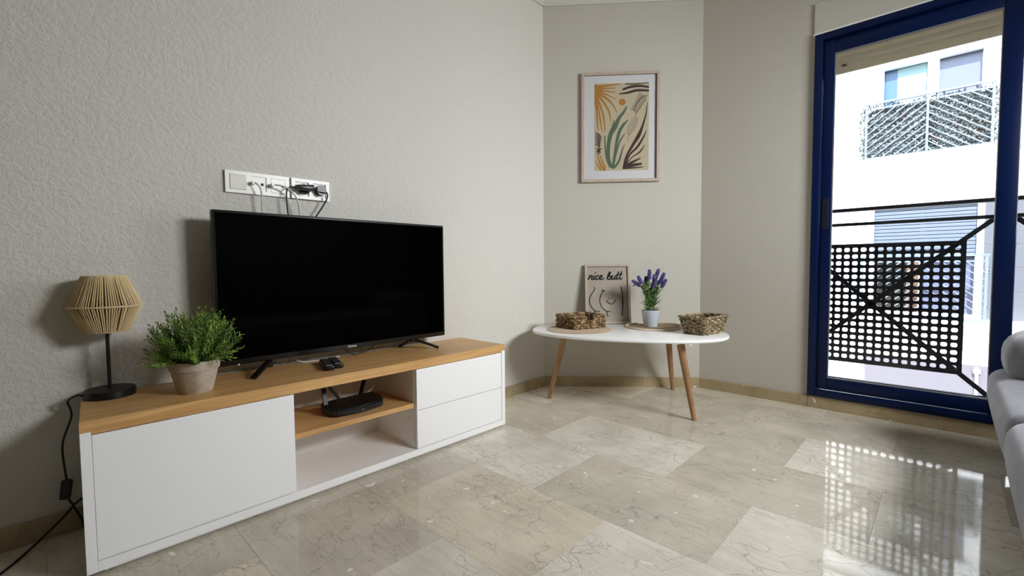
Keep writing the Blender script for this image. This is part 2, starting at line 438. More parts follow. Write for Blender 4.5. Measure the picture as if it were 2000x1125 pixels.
# floor: screed slab + every marble tile a piece of its own
rnd = random.Random(7)
room_poly = [(XB, YR), (WX, YR), (WX, AY), (CX, WY), (XB, WY)]
bm = bmesh.new(); prism(bm, room_poly, -0.06, -0.0105)
floor = struct(obj('floor', bm, M['grout']))
tones = {'dark': (0.71, 0.64, 0.51), 'mid': (0.59, 0.545, 0.455), 'warm': (0.64, 0.59, 0.49), 'light': (0.725, 0.68, 0.595), 'pale': (0.79, 0.745, 0.655)}
known = {(0, 1): 'light', (0, 0): 'mid', (0, -1): 'pale', (-1, 1): 'dark', (-1, 0): 'pale', (-1, 2): 'mid', (-2, 0): 'light', (-2, 1): 'mid',
         (1, 0): 'mid', (1, -1): 'light', (1, 1): 'light', (2, 0): 'mid', (2, -1): 'light', (2, 1): 'warm', (3, 0): 'warm', (3, 1): 'mid', (1, 2): 'warm', (2, 2): 'light', (3, -1): 'mid', (0, 2): 'warm', (-3, 1): 'dark', (-3, 0): 'dark'}
def clip(poly, p, nrm):
    out = []
    for i in range(len(poly)):
        a, b = Vector(poly[i]), Vector(poly[(i+1) % len(poly)])
        da, db = (a-p).dot(nrm), (b-p).dot(nrm)
        if da >= 0: out.append(tuple(a))
        if (da >= 0) != (db >= 0): out.append(tuple(a + (b-a)*(da/(da-db))))
    return out
g = 0.00025
for i in range(-15, 5):
    for j in range(-3, 4):
        x0 = 1.207 + 0.405*i; y0 = (0.447 if i % 2 == 0 else 0.144+0.0) + 0.61*j
        if i % 2: y0 = 0.752 - 0.61 + 0.61*(j+0) + 0.0
        poly = [(x0+g, y0+g), (x0+0.405-g, y0+g), (x0+0.405-g, y0+0.61-g), (x0+g, y0+0.61-g)]
        for p, nrm in (((XB, 0), (1, 0)), ((0, YR), (0, 1)), ((WX, 0), (-1, 0)), ((0, WY), (0, -1)), ((CX, WY), tuple(N_))):
            if len(poly) > 2: poly = clip(poly, Vector(p), Vector(nrm))
        if len(poly) < 3: continue
        bm = bmesh.new(); prism(bm, poly, -0.0105, 0.0)
        es = [e for e in bm.edges if all(abs(v.co.z) < 1e-6 for v in e.verts)]
        try: bmesh.ops.bevel(bm, geom=es, offset=0.0004, segments=1, affect='EDGES')
        except Exception: pass
        o = obj('tile', bm, M['marble'], floor)
        j2 = j + (0 if i % 2 == 0 else 0)
        tn_ = known.get((i, j2)) or rnd.choice(['dark', 'mid', 'warm', 'mid', 'light'])
        c_ = tones[tn_]; k_ = rnd.uniform(0.97, 1.03)
        o.color = (c_[0]*k_, c_[1]*k_, c_[2]*k_, 1)

# skirting: marble strips in pieces
def skirting(name, p, q, inward, lens, h=0.0635, th=0.012):
    p, q, inn = Vector(p), Vector(q), Vector(inward); L = (q-p).length; d = (q-p).normalized()
    root = None; s = 0.0; i = 0
    while s < L-1e-4:
        e = min(L, s + lens[i % len(lens)]); i += 1
        a, b = p + d*(s+0.0004), p + d*(e-0.0004)
        bm = bmesh.new(); prism(bm, [tuple(a), tuple(b), tuple(b+inn*th), tuple(a+inn*th)], 0.0005, h)
        es = [x for x in bm.edges if all(abs(v.co.z-h) < 1e-6 for v in x.verts)]
        bmesh.ops.bevel(bm, geom=es, offset=0.002, segments=1, affect='EDGES')
        if root is None:
            root = struct(obj(name, bm, M['marble_skirting']))
        else:
            obj('skirting_tile', bm, M['marble_skirting'], root)
        s = e
    return root
skirting('baseboard_left', (XB, WY), (CX, WY), (0, -1), [0.6])
skirting('baseboard_back', AP(0.0, 0)[:2], AP(ALEN, 0)[:2], N_, [0.19, 0.45, 0.4])
skirting('baseboard_right', (WX, AY-0.004), (WX, OY1), (-1, 0), [0.61])
skirting('trim_6', (WX, OY1-0.001), (WX, YR), (-1, 0), [0.555, 0.6], h=0.0665, th=0.010)

# ------------------------------------------------------------------ sliding balcony window (navy aluminium)
win = struct(thing('window_1', None, None, (WX, 0, 0)))
def wbm(*a, **k): return BX(*a, **k)
def wpart(name, bm, m, parent=win, smooth=None): return obj(name, bm, m, parent, smooth)
bm = bmesh.new()   # fixed outer frame
fw = 0.036
for (y0, y1, z0, z1) in ((OY1-fw, OY1, OZ0, OZ1), (OY0, OY0+fw, OZ0, OZ1)):
    box(bm, -0.020, 0.100, y0, y1, z0, z1, 0.003)
box(bm, -0.020, 0.100, OY0+fw, OY1-fw, OZ1-fw, OZ1, 0.003); box(bm, -0.020, 0.030, OY0+fw, OY1-fw, OZ0, OZ0+fw, 0.003)
box(bm, 0.030, 0.100, OY0+fw, OY1-fw, OZ0, OZ0+0.022, 0.002)
wpart('outer_frame', bm, M['navy'], smooth=30)
wpart('bottom_track', BX(0.058, 0.064, OY0+fw, OY1-fw, OZ0+0.022, OZ0+0.040), M['alu'])
SW = 0.052
def sash(y0, y1, x0, x1, stileL, stileR, name):
    z0, z1 = OZ0+fw+0.004, OZ1-fw-0.004
    bm = bmesh.new()
    zb, zt = 0.172, 1.918
    box(bm, x0, x1, y1-stileL, y1, z0, z1, 0.004); box(bm, x0, x1, y0, y0+stileR, z0, z1, 0.004)
    box(bm, x0, x1, y0+stileR, y1-stileL, zt, z1, 0.004); box(bm, x0, x1, y0+stileR, y1-stileL, z0, zb, 0.004)
    s = wpart(name, bm, M['navy'], smooth=30)
    obj('glass_pane', BX((x0+x1)/2-0.003, (x0+x1)/2+0.003, y0+stileR-0.004, y1-stileL+0.004, zb-0.004, zt+0.004), M['glass'], s)
    bm = bmesh.new(); k = 0.005
    xm = x0+0.004
    for (ya, yb, za, zb2) in ((y1-stileL-k, y1-stileL, zb, zt), (y0+stileR, y0+stileR+k, zb, zt), (y0+stileR+k, y1-stileL-k, zt-k, zt), (y0+stileR+k, y1-stileL-k, zb, zb+k)):
        box(bm, xm, xm+0.008, ya, yb, za, zb2)
    obj('glazing_bead', bm, M['gasket'], s)
    return s
s1 = sash(-0.215, OY1-fw-0.002, 0.003, 0.034, 0.050, 0.064, 'sliding_sash')
s2 = sash(OY0+fw+0.002, -0.150, 0.042, 0.073, 0.064, 0.050, 'sliding_sash')
# recessed pull of the left sash
bm = BX(-0.0015, 0.004, 0.473, 0.503, 0.985, 1.155, 0.0015)
obj('recessed_pull', bm, M['navy_dark'], s1)
# roller shutter just below its box, rolled almost fully up
sh = struct(thing('window_2', None, None, (3.095, 0, 0)))
zz = 1.835
bm = BX(-0.005, 0.005, OY0-0.02, OY1+0.01, zz, zz+0.052, 0.002); obj('bottom_bar', bm, M['slat'], sh)
obj('bottom_stop', BX(-0.012, -0.004, 0.425, 0.445, zz+0.034, zz+0.046, 0.002), M['slat'], sh)
for k in range(5):
    z0 = zz+0.0505+k*0.043
    bm = bmesh.new()
    prof = [(0.004, z0)] + [(-0.001-0.011*math.sin(PI*i/6), z0+0.0005+0.0420*i/6) for i in range(7)] + [(0.004, z0+0.0435)]
    ra = [bm.verts.new((x, OY0-0.02, z)) for x, z in prof]; rb = [bm.verts.new((x, OY1+0.01, z)) for x, z in prof]
    n = len(prof)
    for i in range(n): bm.faces.new((ra[i], ra[(i+1) % n], rb[(i+1) % n], rb[i]))
    bm.faces.new(ra[::-1]); bm.faces.new(rb)
    obj('slat', bm, M['slat'], sh, smooth=50)
# outer sill under the window
struct(obj('trim_7', BX(WX+0.10, WX+0.26, OY0, OY1, 0.02, 0.082, 0.004), M['lower_band']))

# ------------------------------------------------------------------ balcony railing outside the glass
rail = thing('balcony_railing', 'black iron window railing with perforated panels, just outside the blue framed glass', 'railing', (3.22, 0, 0.082))
def rl(x, y, z): return (x-3.22, y, z-0.082)
RB = M['rail_black']
def rpart(name, bm, smooth=None, lab=None):
    o = obj(name, bm, RB, rail, smooth)
    if lab: o['label'] = lab
    return o
rpart('top_rail', BX(-0.02, 0.02, -1.20, 0.80, 1.092-0.082, 1.112-0.082, 0.003))
rpart('middle_rail', BX(-0.012, 0.012, -1.20, 0.80, 1.012-0.082, 1.030-0.082, 0.002))
rpart('bottom_rail', BX(-0.012, 0.012, -1.20, 0.80, 0.1205-0.082, 0.138-0.082, 0.002))
for y in (0.79, -0.195, -1.19): rpart('post', BX(-0.012, 0.012, y-0.012, y+0.012, -0.002, 1.03))
for (yc) in (0.305, -0.695):
    hw = 0.372; zb, zt = 0.233, 0.910
    hx = 0.475 if yc > 0 else 0.475
    for sy in (-1, 1):
        rpart('brace', BAR(rl(3.240, yc+sy*hx, 1.022), rl(3.240, yc-sy*hx, 0.13), 0.022, 0.016, up=(1, 0, 0)))
    bm = bmesh.new()
    for (ya, yb, za, zb_) in ((yc-hw, yc-hw+0.015, zb, zt), (yc+hw-0.015, yc+hw, zb, zt), (yc-hw+0.015, yc+hw-0.015, zt-0.016, zt), (yc-hw+0.015, yc+hw-0.015, zb, zb+0.016)):
        box(bm, -0.010, 0.010, ya, yb, za-0.082, zb_-0.082)
    rpart('panel_frame', bm)
    # perforated sheet: every hole is cut, rounded rectangular
    bm = bmesh.new(); nx, nz = 19, 17
    y0, y1, z0, z1 = yc-hw+0.013, yc+hw-0.013, zb+0.014, zt-0.014
    dy, dz = (y1-y0)/nx, (z1-z0)/nz
    V = {}
    def vert(x, y, z):
        k = (round(x, 4), round(y, 5), round(z, 5))
        if k not in V: V[k] = bm.verts.new((x, y, z-0.082))
        return V[k]
    for i in range(nx):
        for j in range(nz):
            cy_, cz = y0+(i+0.5)*dy, z0+(j+0.5)*dz
            a, b = 0.0122, 0.0108; c = 0.0050
            hole = [(a, b-c), (a-c, b), (-a+c, b), (-a, b-c), (-a, -b+c), (-a+c, -b), (a-c, -b), (a, -b+c)]
            cor = [(dy/2, dz/2), (-dy/2, dz/2), (-dy/2, -dz/2), (dy/2, -dz/2)]
            fr = []
            for x in (-0.002, 0.002):
                H = [vert(x, cy_+p, cz+q) for p, q in hole]; K = [vert(x, cy_+p, cz+q) for p, q in cor]
                fs = [(K[0], K[1], H[2], H[1]), (K[1], K[2], H[4], H[3]), (K[2], K[3], H[6], H[5]), (K[3], K[0], H[0], H[7]),
                      (K[0], H[1], H[0]), (K[1], H[3], H[2]), (K[2], H[5], H[4]), (K[3], H[7], H[6])]
                for f in fs: bm.faces.new(f)
                fr.append(H)
            for q in range(8): bm.faces.new((fr[0][q], fr[0][(q+1) % 8], fr[1][(q+1) % 8], fr[1][q]))
    rpart('perforated_panel', bm)

# ------------------------------------------------------------------ TV bench
XL, XR, YF, YB = 0.062, 1.595, 1.576, 1.913
cab = thing('tv_bench', 'long white low TV bench with an oak top against the left wall', 'tv bench', (XL, YF, 0))
def cp(name, bm, m, parent=cab, smooth=None): return obj(name, bm, m, parent, smooth)
L_ = XR-XL; D_ = YB-YF
top_z = 0.413
bm = bmesh.new()
# oak top with a bevelled lower edge at both ends
prism(bm, [(0, 0.0), (L_, 0.0), (L_, D_), (0, D_)], 0.384, top_z)
box(bm, 0.0222, L_-0.0222, 0.0, 0.018, 0.3775, 0.384)
bmesh.ops.bevel(bm, geom=[e for e in bm.edges if all(v.co.z > 0.41 for v in e.verts)], offset=0.0015, segments=2, affect='EDGES')
cp('wooden_top', bm, M['oak'])
for x in (0, L_-0.022):
    cp('side_panel', BX(x, x+0.022, 0.0, D_, 0.0128, 0.384, 0.0008), M['lacquer'])
cp('bottom_panel', BX(0.022, L_-0.022, 0.0, D_, 0.0128, 0.039, 0.001), M['lacquer'])
cp('back_panel', BX(0.022, L_-0.022, D_-0.012, D_-0.004, 0.039, 0.3835), M['lacquer_dull'])
for x in (0.512, 1.0085):
    cp('divider', BX(x-0.001, x+0.017, 0.019, D_-0.012, 0.039, 0.3835), M['lacquer_dull'])
cp('plinth', BX(0.035, L_-0.035, 0.012, D_-0.02, 0.0045, 0.0128), M['lacquer_dull'])
for x in (0.05, 0.4, 0.78, 1.16, 1.48):
    for y in (0.03, D_-0.05):
        cp('foot', LA([(0, 0), (0.013, 0), (0.013, 0.0045), (0, 0.0045)], n=14, c=(x, y)), M['black_plastic'])
cp('door', BX(0.0227, 0.5235, 0.0005, 0.018, 0.0425, 0.3745, 0.0012), M['lacquer'])
cp('drawer', BX(1.0125, L_-0.0245, 0.0005, 0.018, 0.2035, 0.3745, 0.0012), M['lacquer'])
cp('drawer', BX(1.0125, L_-0.0245, 0.0005, 0.018, 0.0425, 0.2005, 0.0012), M['lacquer'])
cp('drawer_side', BX(1.0255, 1.04, 0.018, D_-0.02, 0.05, 0.36), M['lacquer_dull'])
shelf = cp('shelf', BX(0.529, 1.0075, 0.016, D_-0.02, 0.214, 0.232, 0.001), M['oak'])
for z in (0.165, 0.285):
    for y in (0.05,):
        cp('shelf_pin_hole', LA([(0, 0), (0.0025, 0), (0.0025, 0.0008), (0, 0.0008)], n=10), M['hole'])
        o = bpy.context.scene.collection.objects[-1]; o.rotation_euler = (0, -PI/2, 0); o.location = (1.0075, y, z)

# the left end of the bench is not quite square to the wall
for o in cab.children:
    if o.name.startswith(('foot', 'shelf_pin')): continue
    for v in o.data.vertices: v.co.x += 0.022*(v.co.y/D_)*(1-v.co.x/L_)
# ------------------------------------------------------------------ television
tvx0, tvx1, tvz0, tvz1, tvy = 0.421, 1.401, 0.459, 1.0005, 1.802
tv = thing('television', 'large flat black television standing on the oak topped bench, screen off', 'television', ((tvx0+tvx1)/2, tvy, top_z))
hw = (tvx1-tvx0)/2; b0 = tvz0-top_z; b1 = tvz1-top_z
bm = bmesh.new(); box(bm, -hw, hw, 0.0, 0.028, b0, b1, 0.004, 2)
box(bm, -0.33, 0.33, 0.028, 0.062, b0+0.03, b0+0.33, 0.012, 2)
obj('casing', bm, M['black_plastic'], tv, smooth=30)
scr = obj('screen', BX(-hw+0.009, hw-0.009, -0.0012, 0.002, b0+0.020, b1-0.009, 0.0006, 1), M['screen'], tv)
# maker's name on the lower rim
def text_mesh(body, size, m, parent, loc, rot=(PI/2, 0, 0), shear=0.0):
    cu = bpy.data.curves.new('lettering', 'FONT'); cu.body = body; cu.size = size; cu.align_x = 'CENTER'; cu.align_y = 'CENTER'; cu.extrude = 0.0002; cu.shear = shear; cu.offset = 0.0003
    tmp = bpy.data.objects.new('lettering_source', cu); C.objects.link(tmp)
    dg = bpy.context.evaluated_depsgraph_get(); me = bpy.data.meshes.new_from_object(tmp.evaluated_get(dg)); me.name = 'lettering'
    me.materials.clear(); me.materials.append(m)
    bpy.data.objects.remove(tmp)
    o = bpy.data.objects.new('lettering', me); C.objects.link(o); o.parent = parent; o.location = loc; o.rotation_euler = rot
    return o
text_mesh('Hisense', 0.0125, M['logo'], tv, (0.0, -0.0006, b0+0.0105), shear=0.15)
obj('power_light', BX(-hw+0.062, -hw+0.068, -0.0015, 0.004, b0-0.002, b0+0.003, 0.0008), M['logo'], tv)
for s in (-1, 1):
    fx = 0.312*s
    bm = bmesh.new()
    apex = Vector((fx, 0.016, b0+0.002))
    bar(bm, apex, (fx+0.088*s, -0.066, 0.0045), 0.020, 0.009)
    bar(bm, apex, (fx-0.02*s, 0.098, 0.0045), 0.020, 0.009)
    box(bm, fx-0.014, fx+0.014, 0.002, 0.030, b0-0.012, b0+0.004, 0.003)
    obj('stand_foot', bm, M['black_plastic'], tv)

# ------------------------------------------------------------------ table lamp on the bench
lamp = thing('table_lamp', 'small table lamp with black base and angular jute twine shade on bench end', 'lamp', (0.146, 1.846, top_z))
obj('base', LA([(0, 0), (0.062, 0), (0.0625, 0.002), (0.0625, 0.021), (0.060, 0.0235), (0, 0.0235)], n=40), M['black_metal'], lamp, smooth=35)
obj('pole', LA([(0, 0.0235), (0.0048, 0.0235), (0.0048, 0.30), (0, 0.30)], n=14), M['black_metal'], lamp, smooth=40)
zb, zm, zt = 0.199, 0.276, 0.366
rb, rm, rt = 0.052, 0.0872, 0.052
shd = obj('shade', LA([(rb-0.004, zb+0.002), (rm-0.005, zm), (rt-0.004, zt-0.002)], n=40), mat('shade_lining', srgb(120, 98, 66), 0.9), lamp, smooth=60)
for r, z in ((rb, zb), (rm, zm), (rt, zt)):
    obj('wire_ring', TB([(r*math.cos(2*PI*k/40), r*math.sin(2*PI*k/40), z) for k in range(40)], 0.0026 if r == rm else 0.002, n=8, closed=True), M['twine'], shd, smooth=60)
bm = bmesh.new(); NC = 84; rr = random.Random(3)
for k in range(NC):
    a = 2*PI*(k+rr.uniform(-0.22, 0.22))/NC
    c, s = math.cos(a), math.sin(a); e = rr.uniform(-0.0006, 0.0006)
    a2 = a + rr.uniform(-0.012, 0.012); c2, s2 = math.cos(a2), math.sin(a2)
    tube(bm, [(c*rt, s*rt, zt), (c*(rt+rm)/2+c*e, s*(rt+rm)/2+s*e, (zt+zm)/2), (c*rm, s*rm, zm), (c2*(rb+rm)/2, s2*(rb+rm)/2, (zb+zm)/2), (c2*rb, s2*rb, zb)], 0.0019, n=6)
o = obj('twine_winding', bm, M['twine'], shd, smooth=60); o['kind'] = 'stuff'
obj('lamp_holder', LA([(0, 0.285), (0.014, 0.285), (0.014, 0.335), (0, 0.335)], n=16), M['black_plastic'], lamp, smooth=40)
# cord with inline switch, hanging down the bench end and over the floor
cordp = [(0.084, 1.846, 0.424), (0.076, 1.846, 0.429), (0.062, 1.850, 0.424), (0.053, 1.868, 0.408), (0.060, 1.893, 0.360), (0.038, 1.896, 0.280), (0.040, 1.896, 0.200), (0.043, 1.897, 0.166)]
cordl = [tuple(Vector(p)-Vector((0.146, 1.846, top_z))) for p in cordp]
crd = obj('power_cord', TB(spline(cordl, 8), 0.0028, n=8), M['rubber'], lamp, smooth=60)
sw_c = Vector((0.040, 1.898, 0.140))-Vector((0.146, 1.846, top_z))
bm = BX(-0.013, 0.013, -0.009, 0.009, -0.029, 0.029, 0.006, 3)
o = obj('inline_switch', bm, M['black_plastic'], crd, smooth=40); o.location = sw_c; o.rotation_euler = (0, 0.12, 0)
cordp = [(0.042, 1.899, 0.113), (0.050, 1.900, 0.094), (0.062, 1.902, 0.060), (0.072, 1.904, 0.03), (0.076, 1.905, 0.0035)]
cordl = [tuple(Vector(p)-Vector((0.146, 1.846, top_z))) for p in cordp]
obj('cord_tail', TB(spline(cordl, 8), 0.0028, n=8), M['rubber'], crd, smooth=60)
fc = obj('floor_cable', TB(spline([(0.150, 1.9205, 0.100), (0.095, 1.9205, 0.098), (0.062, 1.908, 0.088), (0.03, 1.895, 0.058), (-0.02, 1.878, 0.018), (-0.06, 1.83, 0.0045), (-0.10, 1.765, 0.0035), (-0.16, 1.70, 0.0035), (-0.24, 1.64, 0.0035)], 10), 0.0032, n=8), M['rubber'], smooth=60)
tag(fc, 'black cable running from behind the bench across the floor to the left edge', 'cable')

# ------------------------------------------------------------------ potted bush
bush = thing('potted_plant', 'bushy small leaved green plant in a grey clay pot beside the lamp', 'plant', (0.338, 1.712, top_z))
obj('pot', LA([(0, 0), (0.0455, 0), (0.048, 0.003), (0.063, 0.071), (0.067, 0.072), (0.0715, 0.099), (0.0695, 0.1015), (0.064, 0.1005), (0.061, 0.085), (0, 0.085)], n=48), M['pot'], bush, smooth=35)
obj('soil', LA([(0, 0.094), (0.03, 0.093), (0.0625, 0.088), (0.0, 0.0865)], n=24), M['soil'], bush)
def leaf(bm, base_, d, up, L, w):
    d = d.normalized(); s = d.cross(up)
    if s.length < 1e-3: s = d.cross(Vector((1, 0, 0)))
    s.normalize(); nn = s.cross(d)
    p0 = base_; p1 = base_ + d*L*0.5 + s*w/2 + nn*L*0.06; p2 = base_ + d*L; p3 = base_ + d*L*0.5 - s*w/2 + nn*L*0.06
    pm = base_ + d*L*0.5
    a = [bm.verts.new(p) for p in (p0, p1, p2, p3, pm)]
    bm.faces.new((a[0], a[1], a[4])); bm.faces.new((a[1], a[2], a[4])); bm.faces.new((a[2], a[3], a[4])); bm.faces.new((a[3], a[0], a[4]))
rr = random.Random(11)
bl, bs = bmesh.new(), bmesh.new()
def sprig(start, direction, length, nl, L, w, curl=0.3):
    p = Vector(start); d = Vector(direction).normalized(); pts = [p.copy()]
    bend = Vector((rr.uniform(-1, 1), rr.uniform(-1, 1), rr.uniform(-0.3, 0.9)))*curl
    st = length/8
    for i in range(8):
        d = (d + bend*0.12).normalized(); p = p + d*st; pts.append(p.copy())
    tube(bs, pts, 0.0011, n=4, r2=0.0005)
    for i in range(nl):
        t = 0.25 + 0.75*(i/(nl-1)); k = min(7, int(t*8)); q = pts[k].lerp(pts[k+1], t*8-k)
        dd = (pts[k+1]-pts[k]).normalized()
        a = i*2.4 + rr.uniform(-0.4, 0.4)
        s = dd.cross(Vector((0.3, 0.2, 1))).normalized(); u = s.cross(dd)
        out = (s*math.cos(a) + u*math.sin(a))*0.85 + dd*(0.55+0.5*t)
        leaf(bl, q, out, dd, L*rr.uniform(0.75, 1.15), w)
for k in range(215):
    a = rr.uniform(0, 2*PI); el = rr.uniform(0.0, 1.5)
    rho = rr.uniform(0, 0.05)
    ca, sa = math.cos(a), math.sin(a)
    d = Vector((ca*math.cos(el)*0.74, sa*math.cos(el)*(0.9 if sa < 0 else 0.42), 0.22+math.sin(el)))
    L = rr.uniform(0.072, 0.104)*(0.84+0.88*math.sin(el))*(1.0 if sa < 0.2 else 0.9)
    sprig((ca*rho, sa*rho, 0.09), d, L, 26, 0.0158, 0.0046)
for a, L in ((3.75, 0.112), (3.6, 0.098), (3.9, 0.10), (0.2, 0.10), (5.2, 0.1)):
    sprig((math.cos(a)*0.05, math.sin(a)*0.05, 0.10), (math.cos(a), math.sin(a), 0.12), L, 18, 0.0165, 0.0048, 0.1)
o = obj('foliage', bl, M['leaf'], bush); o['kind'] = 'stuff'
o = obj('stems', bs, M['stem'], bush); o['kind'] = 'stuff'

# ------------------------------------------------------------------ remote controls
def remote(name, label, x, y, rz, L, w, h):
    r = thing(name, label, 'remote', (x, y, top_z), rz, 'remotes on the bench')
    obj('body', BX(-w/2, w/2, 0, L, 0, h, 0.006, 3), M['black_plastic'], r, smooth=40)
    for i in range(5):
        for j in (-1, 0, 1):
            obj('button', BX(j*w*0.27-0.0035, j*w*0.27+0.0035, 0.035+i*0.022, 0.043+i*0.022, h-0.0005, h+0.0012, 0.001, 1), M['grey_mark'], r)
    obj('front_band', BX(-w*0.34, w*0.34, 0.008, 0.013, h-0.0005, h+0.0008), M['logo'], r)
    return r
remote('remote_control', 'black remote on the bench top, left of two lying side by side', 0.750, 1.662, -0.28, 0.160, 0.036, 0.019)
remote('remote_control', 'black remote on the bench top, right of two lying side by side', 0.791, 1.675, -0.28, 0.155, 0.036, 0.019)

# ------------------------------------------------------------------ router on the bench shelf
rt_ = thing('router', 'black internet router with two aerials on the oak shelf inside the bench', 'router', (0.862, 1.70, 0.232))
bm = bmesh.new()
prof = [(-0.118, -0.005), (-0.10, -0.050), (0.0, -0.068), (0.10, -0.050), (0.122, 0.0), (0.11, 0.06), (-0.11, 0.06)]
prism(bm, prof, 0.002, 0.030)
bmesh.ops.bevel(bm, geom=bm.edges[:], offset=0.006, segments=2, affect='EDGES')
for v in bm.verts:
    if v.co.z > 0.018: v.co.z += (v.co.y+0.06)*0.10
obj('body', bm, M['black_plastic'], rt_, smooth=40)
obj('aerial', BAR((-0.104, 0.02, 0.012), (-0.104, 0.052, 0.135), 0.016, 0.009), M['black_plastic'], rt_)
obj('aerial', BAR((0.055, 0.062, 0.02), (0.105, 0.085, 0.138), 0.014, 0.008), M['black_plastic'], rt_)
obj('aerial', BAR((-0.025, 0.065, 0.03), (-0.098, 0.060, 0.128), 0.016, 0.008), M['black_plastic'], rt_)
obj('status_light', BX(0.0, 0.003, -0.0705, -0.066, 0.013, 0.016), M['logo'], rt_)
o = obj('network_cable', TB(spline([(0.845, 1.79, 0.30), (0.842, 1.785, 0.284), (0.85, 1.79, 0.262), (0.90, 1.80, 0.252), (0.98, 1.80, 0.262), (1.012, 1.80, 0.300), (1.006, 1.80, 0.335), (0.985, 1.80, 0.352)], 8), 0.0022, n=8), M['white_cable'], smooth=60)
tag(o, 'thin white cable looping over the router inside the bench', 'cable')
# cables lying on the bench top under the television
o = obj('cable', TB(spline([(0.70, 1.885, 0.452), (0.708, 1.885, 0.436), (0.735, 1.882, 0.4185), (0.775, 1.875, 0.4165), (0.815, 1.872, 0.4165), (0.86, 1.88, 0.4165), (0.90, 1.895, 0.417)], 8), 0.0024, n=8), M['white_cable'], smooth=60)
tag(o, 'white cable looped on the oak top beneath the television', 'cable')
o = obj('cable', TB(spline([(0.915, 1.885, 0.470), (0.925, 1.885, 0.440), (0.955, 1.887, 0.418), (0.985, 1.889, 0.4165), (1.03, 1.885, 0.426), (1.065, 1.882, 0.452), (1.07, 1.88, 0.472)], 8), 0.0024, n=8), M['rubber'], smooth=60)
tag(o, 'black cable dipping behind the television, right of the maker\'s name', 'cable')

# ------------------------------------------------------------------ switch and socket plates above the television
yw = WY
def plate_box(name, label, cat, x0, x1, z0, z1, th):
    o = thing(name, label, cat, ((x0+x1)/2, yw, z0))
    return o
sp = thing('switch_plate', 'white three gang wall plate with a rocker switch above the television', 'wall plate', (0.495, yw, 1.0805))
PW, PH = 0.071, 0.081
def gang_frame(parent, n, th, x_off=0.0):
    bm = bmesh.new()
    W_ = PW*n + 0.012
    xs = [0.006+PW*i for i in range(n)]
    # surround with square openings
    holes = [(x+0.008, x+PW-0.008, 0.013, PH-0.013) for x in xs]
    us = sorted({0, W_, *[h[0] for h in holes], *[h[1] for h in holes]}); zs = [0, 0.013, PH-0.013, PH]
    for i in range(len(us)-1):
        for j in range(3):
            cu, cz = (us[i]+us[i+1])/2, (zs[j]+zs[j+1])/2
            if any(h[0] < cu < h[1] and h[2] < cz < h[3] for h in holes): continue
            box(bm, us[i]+x_off, us[i+1]+x_off, -th, 0.0, zs[j], zs[j+1])
    bmesh.ops.remove_doubles(bm, verts=bm.verts[:], dist=1e-5)
    obj('surround', bm, M['white_plastic'], parent)
    return holes
hs = gang_frame(sp, 3, 0.011)
h = hs[0]; o = obj('rocker', BX(h[0]+0.0006, h[1]-0.0006, -0.0135, 0, h[2]+0.0006, h[3]-0.0006, 0.0015), mat('rocker_cream', srgb(222, 219, 208), 0.4), sp)
h = hs[1]; o = obj('aerial_outlet', BX(h[0]+0.0005, h[1]-0.0005, -0.007, 0, h[2]+0.0005, h[3]-0.0005), M['white_plastic'], sp)
def hole_disc(parent_o, name, cx, cz, r, y, m, depth=0.0015):
    bm = bmesh.new()
    n = 18
    a = [bm.verts.new((cx+r*math.cos(2*PI*k/n), y, cz+r*math.sin(2*PI*k/n))) for k in range(n)]
    b = [bm.verts.new((cx+r*math.cos(2*PI*k/n), y-depth, cz+r*math.sin(2*PI*k/n))) for k in range(n)]
    for k in range(n): bm.faces.new((a[k], a[(k+1) % n], b[(k+1) % n], b[k]))
    bm.faces.new(b)
    return obj(name, bm, m, parent_o, smooth=40)
hole_disc(o, 'port', h[1]-0.014, (h[2]+h[3])/2, 0.0052, -0.007, M['hole'])
h = hs[2]; o = obj('cable_outlet', BX(h[0]+0.0005, h[1]-0.0005, -0.0115, 0, h[2]+0.0005, h[3]-0.0005, 0.001), M['white_plastic'], sp)
hole_disc(o, 'port', h[1]-0.012, (h[2]+h[3])/2, 0.0045, -0.0115, M['hole'])
so = thing('socket_plate', 'white two gang power socket plate, right of the switch plate', 'wall plate', (0.727, yw, 1.0805))
hs2 = gang_frame(so, 2, 0.016)
for i, h in enumerate(hs2):
    cxs, czs = (h[0]+h[1])/2, (h[2]+h[3])/2
    s_ = obj('socket', BX(h[0], h[1], -0.008, 0, h[2], h[3]), M['white_plastic'], so)
    bm = bmesh.new(); n = 28
    rings = []
    for r, y in ((0.0235, -0.016), (0.0235, -0.0105), (0.0205, -0.0105)):
        rings.append([bm.verts.new((cxs+r*math.cos(2*PI*k/n), y, czs+r*math.sin(2*PI*k/n))) for k in range(n)])
    ro = [bm.verts.new((cxs+0.0275*math.cos(2*PI*k/n), -0.016, czs+0.0265*math.sin(2*PI*k/n))) for k in range(n)]
    rings = [ro]+rings
    for i2 in range(3):
        for k in range(n): bm.faces.new((rings[i2][k], rings[i2][(k+1) % n], rings[i2+1][(k+1) % n], rings[i2+1][k]))
    obj('socket_rim', bm, M['white_plastic'], s_, smooth=40)
